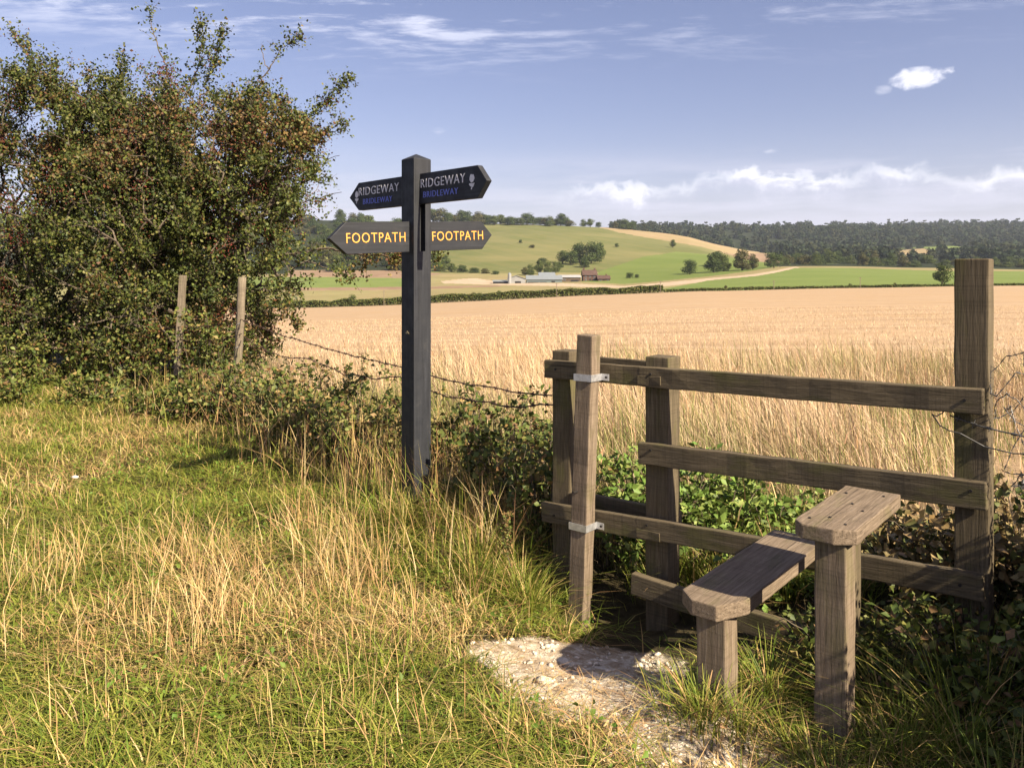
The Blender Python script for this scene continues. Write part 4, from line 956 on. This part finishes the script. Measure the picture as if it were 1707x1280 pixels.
hawthorn('broad dense hawthorn standing in shade behind the grey fence post, at the hedge end', (P(70, 640, 11.9)[0], 11.9),
         [(110, 340, 130, 190, 11.8, 1.4, 1.0), (-20, 340, 150, 210, 11.9, 1.5, 1.0), (80, 200, 120, 95, 11.8, 1.1, 1.6), (30, 250, 120, 90, 11.8, 1.2, 1.4), (90, 560, 180, 115, 11.4, 1.3, 1.1), (-90, 500, 150, 140, 11.8, 1.3, 1.0), (-40, 190, 100, 70, 11.8, 1.0, 1.5), (-190, 380, 120, 200, 12, 1.2, .8), (190, 210, 80, 80, 11.7, .9, 1.6), (150, 280, 90, 90, 11.6, 1.0, 1.3)],
         3600, 190000,
         [[(60, 160, 11.8), (45, 90, 11.8), (18, 48, 11.8)], [(90, 160, 11.8), (85, 85, 11.8)], [(200, 150, 11.7), (205, 85, 11.7)], [(150, 160, 11.7), (140, 110, 11.7)]], 5)

# ------------------------------------------------------------------ distant trees
def crown_soup(H, Wd, n, seed, cols, wts, lobes=9, leaf=0.55, trunk_h=0.16):
    r = np.random.default_rng(seed); pos = []; out = []
    for k in range(lobes):
        a_ = r.uniform(0, 2 * np.pi); f_ = r.random(); zz = H * (0.13 + 0.72 * f_); rr_ = Wd * 0.5 * r.uniform(0.15, 0.62) * math.sqrt(max(0.15, 1 - (2 * f_ - 0.75) ** 2 * 0.6))
        c_ = np.array([math.cos(a_) * rr_, math.sin(a_) * rr_, zz]); lr = np.array([Wd * .26, Wd * .26, H * .19]) * r.uniform(0.7, 1.2)
        u = unit(r.normal(size=(n // lobes, 3))); q = c_ + u * lr * (r.random((n // lobes, 1)) ** 0.3); pos.append(q); out.append(u)
    pos = np.concatenate(pos); out = np.concatenate(out); k_ = pos[:, 2] > H * trunk_h * .6; pos, out = pos[k_], out[k_]
    return quads_leaf(pos, r.uniform(0.6, 1.3, len(pos)) * leaf, pal(len(pos), cols, wts, 0.09), 0.4, out)
TG = [([(0.048, 0.070, 0.022), (0.070, 0.092, 0.028), (0.036, 0.055, 0.02)], [3, 2, 2]), ([(0.065, 0.088, 0.026), (0.092, 0.112, 0.034), (0.05, 0.068, 0.022)], [3, 2, 2]), ([(0.078, 0.076, 0.030), (0.10, 0.09, 0.036), (0.055, 0.060, 0.024)], [3, 2, 2])]
variants = []
for i in range(6):
    s_ = Soup(); s_.add(*crown_soup(10, (9, 11, 8, 12, 10, 9)[i], 2200, 100 + i, *TG[i % 3], lobes=(12, 15, 11, 17, 13, 10)[i], leaf=0.62)); cm_ = s_.mesh('crown'); cm_.materials.append(FARLEAF)
    mb = MB(); mb.tube([(0, 0, -1.5), (0.1, 0, 1.5), (0, 0.1, 4.5)], [0.45, 0.36, 0.2], 7)
    for q in range(4):
        a_ = q * 1.7 + i; mb.tube([(0, 0, 2.0 + .4 * q), (math.cos(a_) * 2.2, math.sin(a_) * 2.2, 5.2 + .3 * q)], [0.22, 0.07], 5)
    tm = mb.mesh('trunk'); tm.materials.append(BARK); variants.append((cm_, tm, (9, 11, 8, 12, 10, 9)[i]))
def tree(px, d, hpx, wpx, label, group, v=None, name='tree', cat='tree', sink=0.0):
    v = random.randrange(6) if v is None else v; cm_, tm, wd = variants[v]; x_ = (px - CX) / F * d
    H = hpx / F * d; o = empty(name, (x_, d, zfar(px, d) - sink - H * 0.05)); W_ = wpx / F * d
    o.scale = (W_ / wd, W_ / wd, H / 10); o.rotation_euler = (0, 0, random.uniform(0, 6.28)); tag(o, label, cat, group)
    link('crown', cm_, None, o); link('trunk', tm, None, o); return o
L1 = 'broadleaf tree of the belt along the rounded hill crest'
for px, h_, w_ in ((722, 25, 34), (745, 24, 32), (768, 23, 30), (788, 21, 30), (807, 18, 28), (825, 17, 26), (842, 16, 24), (858, 15, 22), (888, 15, 24), (908, 14, 22), (926, 17, 24), (944, 15, 24), (735, 27, 38), (758, 22, 32), (778, 24, 34), (797, 23, 32), (816, 20, 28), (834, 18, 26), (850, 18, 26), (879, 25, 28), (900, 16, 24), (916, 18, 24), (935, 22, 32), (950, 15, 20), (868, 14, 20)):
    tree(px, random.uniform(1060, 1110), h_, w_, L1, 'hill crest trees')
for px, h_, w_ in ((972, 13, 16), (984, 15, 18), (998, 11, 14), (1026, 13, 12), (1040, 21, 24), (1053, 17, 20)):
    tree(px, random.uniform(1080, 1130), h_, w_, 'small tree on the bare shoulder of the hill beside the dry grass', 'hill shoulder trees')
for i in range(85):
    d_ = 575 + 505 * random.random() ** 0.8; px = random.uniform(470, 700) + (d_ < 700) * -10
    tree(px, d_, 22000 / d_ * random.uniform(0.8, 1.2), 27000 / d_ * random.uniform(.8, 1.2), 'tree of the mixed copse on the hillside behind the signpost', 'copse behind the signpost')
for px, d_, h_, w_ in ((938, 640, 24, 26), (952, 630, 30, 30), (966, 650, 40, 34), (986, 640, 44, 42), (1000, 660, 34, 26), (975, 610, 20, 22), (932, 600, 15, 18)):
    tree(px, d_, h_, w_, 'dark tree of the clump on the hillside above the farm', 'hillside clump above the farm')
for px, d_, h_, w_ in ((735, 600, 26, 26), (752, 590, 18, 26), (770, 580, 15, 26), (790, 570, 13, 26), (808, 560, 11, 22), (826, 550, 9, 20), (722, 620, 30, 24), (742, 640, 22, 24)):
    tree(px, d_, h_, w_, 'low rounded shrub in the row at the foot of the hill', 'shrub row at the hill foot', name='shrub', cat='shrub', sink=0.5)
for px, d_, h_, w_ in ((884, 530, 20, 20), (900, 545, 26, 22), (913, 540, 24, 22), (926, 560, 20, 18), (875, 540, 14, 18)):
    tree(px, d_, h_, w_, 'tree standing close behind the grey farm barns', 'trees behind the barns')
for px, d_, h_, w_ in ((887, 760, 8, 11), (868, 800, 6, 8), (1028, 800, 8, 10), (905, 640, 12, 20), (1050, 480, 12, 16), (1062, 480, 8, 10)):
    tree(px, d_, h_, w_, 'small lone bush dotted on the open hillside near the farm', 'hillside bushes', name='bush', cat='bush')
tree(1122, 830, 15, 14, 'lone small tree on the dry grass edge high on the hill', None)
for px, d_, h_, w_ in ((1150, 500, 30, 36), (1190, 505, 36, 38), (1207, 515, 31, 32), (1237, 510, 39, 40), (1255, 515, 28, 24), (1290, 530, 33, 38)):
    tree(px, d_, h_, w_, 'round hedgerow tree beside the chalk track above the valley field', 'trees beside the chalk track')
tree(1197, 600, 27, 32, 'olive tree at the corner of the hill meadow above the track', None)
for px in np.linspace(1305, 1800, 52):
    d_ = random.uniform(600, 780); tree(px + random.uniform(-8, 8), d_, random.uniform(15, 27) * (1.15 if px < 1480 else .8), random.uniform(22, 34), 'dark tree in the belt closing the far side of the valley field', 'valley field tree belt', sink=2.0)
tree(1571, 275, 37, 38, 'thin-crowned lone tree on the hedge line beside the tall stile post', None, 4)
# the far wood on the ridge: one mass
so = Soup(); r = np.random.default_rng(77); base_v = []
for i in range(5):
    base_v.append(crown_soup(10, 12, 150, 300 + i, [(0.026, 0.040, 0.019), (0.037, 0.051, 0.022), (0.020, 0.031, 0.017)] if i % 3 else [(0.040, 0.047, 0.021), (0.032, 0.038, 0.018)], [3, 2, 2] if i % 3 else [1, 1], lobes=8, leaf=2.5, trunk_h=0.0))
cnt = 0
for i in range(5200):
    d_ = r.uniform(820, 2150); px = r.uniform(1020, 2150) if r.random() < 0.86 else r.uniform(1290, 1700)
    yy = HY + (EYE - tz(px, d_)) / d_ * F
    c_ = classify(np.array([px]), np.array([yy]), np.array([d_]))[0]
    if cls_names[c_] != 'woodland_floor': continue
    V, q, tr, c_ = base_v[r.integers(5)]; s_ = r.uniform(1.1, 1.9); a_ = r.uniform(0, 6.28)
    V2 = V * np.array([s_ * 1.05, s_ * 1.05, s_ * r.uniform(.85, 1.2)]); ca, sa = math.cos(a_), math.sin(a_)
    V2 = np.stack([V2[:, 0] * ca - V2[:, 1] * sa, V2[:, 0] * sa + V2[:, 1] * ca, V2[:, 2]], -1) + np.array([(px - CX) / F * d_, d_, zfar(px, d_) - 1.0])
    so.add(V2, q, tr, c_ * r.uniform(0.75, 1.25)); cnt += 1
    if cnt > 1700: break
tag(so.build('woodland', FARLEAF), 'dark continuous woodland covering the far ridge', 'woodland', kind='stuff')
# hedges at the far edge of the stubble
def hedge(pxa, pxb, hpx, label, n, d_=262, wid=1.6):
    r = np.random.default_rng(int(pxa)); px = r.uniform(pxa, pxb, n); dq = d_ + r.uniform(-wid, wid, n); z0 = terr_z(px, np.full(n, d_))
    hh = hpx / F * d_ * (0.55 + 0.75 * fbm(px, px * 0, 3, 0.035, 4)); zz = z0 + hh * r.random(n) ** 0.6
    pos = np.stack([(px - CX) / F * dq, dq, zz], -1); x0 = float(pos[:, 0].mean()); root = empty('hedge', (x0, d_, float(z0.mean())))
    s_ = Soup(); s_.add(*quads_leaf(pos - np.array([x0, d_, float(z0.mean())]), r.uniform(0.35, 0.8, n), pal(n, [(0.06, 0.08, 0.025), (0.09, 0.105, 0.03), (0.12, 0.12, 0.04)], [3, 3, 2]), 0.5)); s_.build('foliage', FARLEAF, root)
    tag(root, label, 'hedge'); return root
hedge(380, 1105, 12, 'clipped green hedge along the far edge of the stubble below the farm', 26000)
hedge(1105, 1900, 4.0, 'low thin hedge between the stubble and the green valley field', 12000, 262, 1.0)
for px, h_ in ((588, 20), (790, 15), (800, 14), (832, 16), (1210, 9), (1252, 9), (1417, 8), (1492, 8)):
    tree(px, 262, h_, h_ * 1.1, 'small bush poking up from the hedge at the stubble edge', 'bushes in the stubble hedge', name='bush', cat='bush')
PT = plain('pole_timber', (0.16, 0.13, 0.10), 0.9)
for px, h_ in ((640, 26), (928, 24), (1101, 20), (1434, 19), (1290, 16)):
    z0 = zfar(px, 255); x_ = (px - CX) / F * 255; mb = MB(); H = h_ / F * 255
    root = empty('pole', (x_, 255, z0)); mb.tube([(0, 0, -0.5), (0, 0, H)], [0.10, 0.08], 7); mb.build('shaft', PT, root); mb = MB(); mb.box(-0.5, 0.5, -0.05, 0.05, H - 0.45, H - 0.33); mb.build('crossarm', PT, root)
    tag(root, 'thin timber pole standing by the hedge at the stubble edge', 'pole', 'poles along the stubble hedge')

# ------------------------------------------------------------------ farm
def ribbed(name, c, c2, sc=3.0):
    m, tt, b = base_mat(name, 0.6, 0.3); o = tt.n.new('ShaderNodeTexCoord').outputs['Object']
    w = tt.n.new('ShaderNodeTexWave'); w.inputs['Scale'].default_value = sc; tt.l.new(o, w.inputs[0])
    f = tt.noise(o, 0.5, 4, 0.6)
    tt.l.new(tt.mix(tt.mapr(f, 0.35, 0.65), tt.mix(w.outputs[1], (*c, 1), tuple(x * .85 for x in c) + (1,)), (*c2, 1)), b.inputs[0]); return m
ROOF_G = ribbed('grey_sheet_roof', (0.20, 0.225, 0.24), (0.17, 0.19, 0.20)); ROOF_W = ribbed('pale_sheet_roof', (0.36, 0.37, 0.37), (0.30, 0.30, 0.29))
CLAD = ribbed('green_grey_cladding', (0.13, 0.165, 0.165), (0.11, 0.14, 0.14)); CLAD_W = ribbed('white_cladding', (0.26, 0.27, 0.27), (0.22, 0.22, 0.21))
BRICK = plain('farm_brick', (0.095, 0.060, 0.048), 0.9, 0.1, 0, 0.3, 2); TILE = plain('clay_tile', (0.085, 0.055, 0.045), 0.9, 0.1, 0, 0.3, 1.5); DARK = plain('painted_interior_shade', (0.02, 0.02, 0.022), 0.9)  # near-black colour imitates shade inside doorways and the lean-to
GLASSY = plain('window_glass', (0.05, 0.06, 0.07), 0.15, 0.6); TIMB = plain('barn_boarding', (0.10, 0.075, 0.055), 0.9, 0.1, 0, 0.3, 1.0)
def building(name, pxa, pxb, d_, ytop, ybase, depth, eave, label, wall, roof, ridge='x', doors=(), windows=(), chim=(), open_front=False):
    z0 = EYE - (ybase - HY) / F * d_; x0 = (pxa - CX) / F * d_; x1 = (pxb - CX) / F * d_; H = (ybase - ytop) / F * d_; W_ = x1 - x0; h = H * eave
    root = empty(name, ((x0 + x1) / 2, d_, z0)); tag(root, label, 'building', 'farm buildings'); a_ = W_ / 2; D_ = depth
    mb = MB(); fl = -2.5
    if ridge == 'x':
        vs = [(-a_, 0, fl), (a_, 0, fl), (a_, D_, fl), (-a_, D_, fl), (-a_, 0, h), (a_, 0, h), (a_, D_, h), (-a_, D_, h), (-a_, D_ / 2, H - .1), (a_, D_ / 2, H - .1)]
        fs = [(0, 1, 5, 4), (2, 3, 7, 6), (1, 2, 6, 9, 5), (3, 0, 4, 8, 7)]
        rv = [(-a_ - .4, -.5, h - .25), (a_ + .4, -.5, h - .25), (a_ + .4, D_ / 2, H), (-a_ - .4, D_ / 2, H), (a_ + .4, D_ + .5, h - .25), (-a_ - .4, D_ + .5, h - .25)]
        rf = [(0, 1, 2, 3), (3, 2, 4, 5)]
    else:
        vs = [(-a_, 0, fl), (a_, 0, fl), (a_, D_, fl), (-a_, D_, fl), (-a_, 0, h), (a_, 0, h), (a_, D_, h), (-a_, D_, h), (0, 0, H - .1), (0, D_, H - .1)]
        fs = [(0, 1, 5, 8, 4), (2, 3, 7, 9, 6), (1, 2, 6, 5), (3, 0, 4, 7)]
        rv = [(-a_ - .4, -.4, h - .2), (0, -.4, H), (0, D_ + .4, H), (-a_ - .4, D_ + .4, h - .2), (a_ + .4, -.4, h - .2), (a_ + .4, D_ + .4, h - .2)]
        rf = [(0, 1, 2, 3), (1, 4, 5, 2)]
    mb.v = vs; mb.f = fs; w_ = mb.build('wall', wall, root); finish(w_)
    th = 0.18; mb = MB(); n = len(rv); mb.v = rv + [(x, y, z + th) for x, y, z in rv]
    mb.f = [tuple(f_[::-1]) for f_ in rf] + [tuple(i + n for i in f_) for f_ in rf]
    ed = {}
    for f_ in rf:
        for i in range(4): e = (f_[i], f_[(i + 1) % 4]); ed[e] = 1
    for (i, j) in ed:
        if (j, i) not in ed: mb.f.append((i, j, j + n, i + n))
    r_ = mb.build('roof', roof, root); finish(r_)
    for cx, cw, ch in chim: mb = MB(); mb.box(cx * a_ - cw / 2, cx * a_ + cw / 2, D_ / 2 - .5, D_ / 2 + .5, H - .5, H + ch); mb.build('chimney', BRICK, r_)
    for dx0, dx1, hh in doors: mb = MB(); mb.box(-a_ + dx0 * W_, -a_ + dx1 * W_, -.06, .05, fl, hh * h); mb.build('door_shade_panel', DARK, root)  # solid panel on the wall, coloured like a shaded opening
    for wx, wz, ww, wh in windows:
        mb = MB(); mb.box(-a_ + wx * W_ - ww / 2, -a_ + wx * W_ + ww / 2, -.05, .05, wz * h - wh / 2, wz * h + wh / 2); wi = mb.build('window', CLAD_W, root)
        mb = MB(); mb.box(-a_ + wx * W_ - ww / 2 + .1, -a_ + wx * W_ + ww / 2 - .1, -.08, -.04, wz * h - wh / 2 + .1, wz * h + wh / 2 - .1); mb.build('pane', GLASSY, wi)
    return root
building('farm_barn', 878, 937, 440, 459.5, 475.5, 16, 0.62, 'large grey-green sheet barn with a pale grey roof in the middle of the farm', CLAD, ROOF_G, 'x', ((0.03, 0.34, .55), (0.36, 0.56, .55), (0.7, 0.8, 0.7)))
building('farm_shed', 846, 876, 438, 459.5, 475.5, 14, 0.68, 'white gabled shed with a grey roof left of the large grey barn', CLAD_W, ROOF_G, 'y', ((0.42, 0.75, .6),), ((0.18, 0.6, 1.0, 1.0),))
building('lean_to', 822, 848, 436, 467.5, 474.5, 8, 0.8, 'low lean-to at the end of the farm yard with its open-sided shade painted near-black', DARK, ROOF_G, 'x', ((0.05, 0.95, .8),))
building('farm_barn', 899, 925, 462, 454.5, 470, 12, 0.72, 'tall grey barn whose roof shows above the grey-green barn', CLAD, ROOF_G, 'x', (), ((0.3, .8, 1.4, .9), (0.7, .8, 1.4, .9)))
building('cattle_shed', 932, 968, 446, 459, 473.5, 14, 0.80, 'long brown boarded shed with a white sheet roof', TIMB, ROOF_W, 'x', ((0.55, 0.9, .6),), ((0.25, .6, 1.4, .8),))
building('farmhouse', 972, 995, 455, 450.5, 470, 9, 0.60, 'brick farmhouse with clay roof and two chimneys at the farm', BRICK, TILE, 'x', ((0.46, 0.56, .42),), ((0.2, .3, .9, 1.1), (0.8, .3, .9, 1.1), (0.2, .75, .9, 1.0), (0.5, .75, .9, 1.0), (0.8, .75, .9, 1.0)), ((-.8, .9, 1.3), (.8, .9, 1.3)))
building('cottage', 997, 1017, 448, 459.5, 470.5, 8, 0.55, 'small red brick cottage at the right end of the farm', BRICK, TILE, 'x', ((0.42, 0.54, .7),), ((0.2, .5, .9, .9), (0.8, .5, .9, .9)), ((.5, .7, .9),))
mb = MB(); z0 = EYE - (474 - HY) / F * 434; x_ = (849.5 - CX) / F * 434; mb.tube([(0, 0, -1), (0, 0, 5.6)], 1.0, 16); root = empty('feed_silo', (x_, 434, z0)); mb.build('drum', CLAD_W, root); mb = MB(); mb.tube([(0, 0, 5.6), (0, 0, 6.4)], [1.03, .2], 16); mb.build('cone_top', ROOF_G, root)
tag(root, 'slim pale feed silo beside the white gabled shed', 'silo')

# ------------------------------------------------------------------ chalk lumps on the path
STONE = plain('chalk_stone', (0.52, 0.46, 0.37), 0.95, 0.1, 0, 0.3, 30); FLINT = plain('brown_flint', (0.26, 0.13, 0.085), 0.6, 0.4, 0, 0.3, 30)
ico = bmesh.new(); bmesh.ops.create_icosphere(ico, subdivisions=1, radius=1); iv = np.array([v.co[:] for v in ico.verts]); it = np.array([[v.index for v in f_.verts] for f_ in ico.faces]); ico.free()
x = rng.uniform(-0.4, 2.4, 9000); y = rng.uniform(2.0, 4.4, 9000); k = path_mask(x, y) > 0.5; x, y = x[k][:1500], y[k][:1500]; Vs = []; Ts = []
for i in range(len(x)):
    s_ = 0.0025 + 0.013 * rng.random() ** 4; v = iv * s_ * rng.uniform(0.6, 1.3, (1, 3)) * (1 + rng.uniform(-.25, .25, (12, 1))); v[:, 2] *= .7
    Vs.append(v + np.array([x[i], y[i], gz(x[i], y[i]) + s_ * .2])); Ts.append(it + 12 * i)
o = link('chalk_gravel', arrays('chalk_gravel', np.concatenate(Vs), None, np.concatenate(Ts)), STONE); tag(o, 'crumbled chalk and gravel strewn over the bare path', 'gravel', kind='stuff')
for px, py, s_, mt, lb in ((1200, 1252, 0.020, FLINT, 'reddish brown flint lying on the bare path below the lower step'), (1095, 1225, 0.020, STONE, 'pale chalk lump beside the tuft on the bare path'), (905, 1150, 0.026, STONE, 'flat white chalk lump in the sunny hollow of the path'), (125, 793, 0.022, STONE, 'small white stone lying in the meadow grass')):
    x_, y_ = G(px, py, -0.08 if px > 500 else 0.08); v = iv * s_ * np.array([1.3, .9, .6]) * (1 + np.random.default_rng(px).uniform(-.2, .2, (12, 1)))
    o = link('stone', arrays('stone', v, None, it, smooth=False), mt); o.location = (x_, y_, gz(x_, y_) + s_ * (.35 if px > 500 else 4.0)); tag(o, lb, 'stone')

# ------------------------------------------------------------------ air
mb = MB(); mb.box(-3400, 3400, -60, 2420, -60, 215); m = bpy.data.materials.new('air'); m.use_nodes = True; tt = NT(m.node_tree); tt.n.clear()
pv = tt.n.new('ShaderNodeVolumePrincipled'); pv.inputs['Color'].default_value = (0.74, 0.85, 1.0, 1); pv.inputs['Density'].default_value = 0.00008; pv.inputs['Anisotropy'].default_value = 0.2
mo = tt.n.new('ShaderNodeOutputMaterial'); tt.l.new(pv.outputs[0], mo.inputs['Volume'])
hz = mb.build('haze', m); tag(hz, 'pale summer haze lying over the valley', 'haze', kind='stuff'); finish(hz)
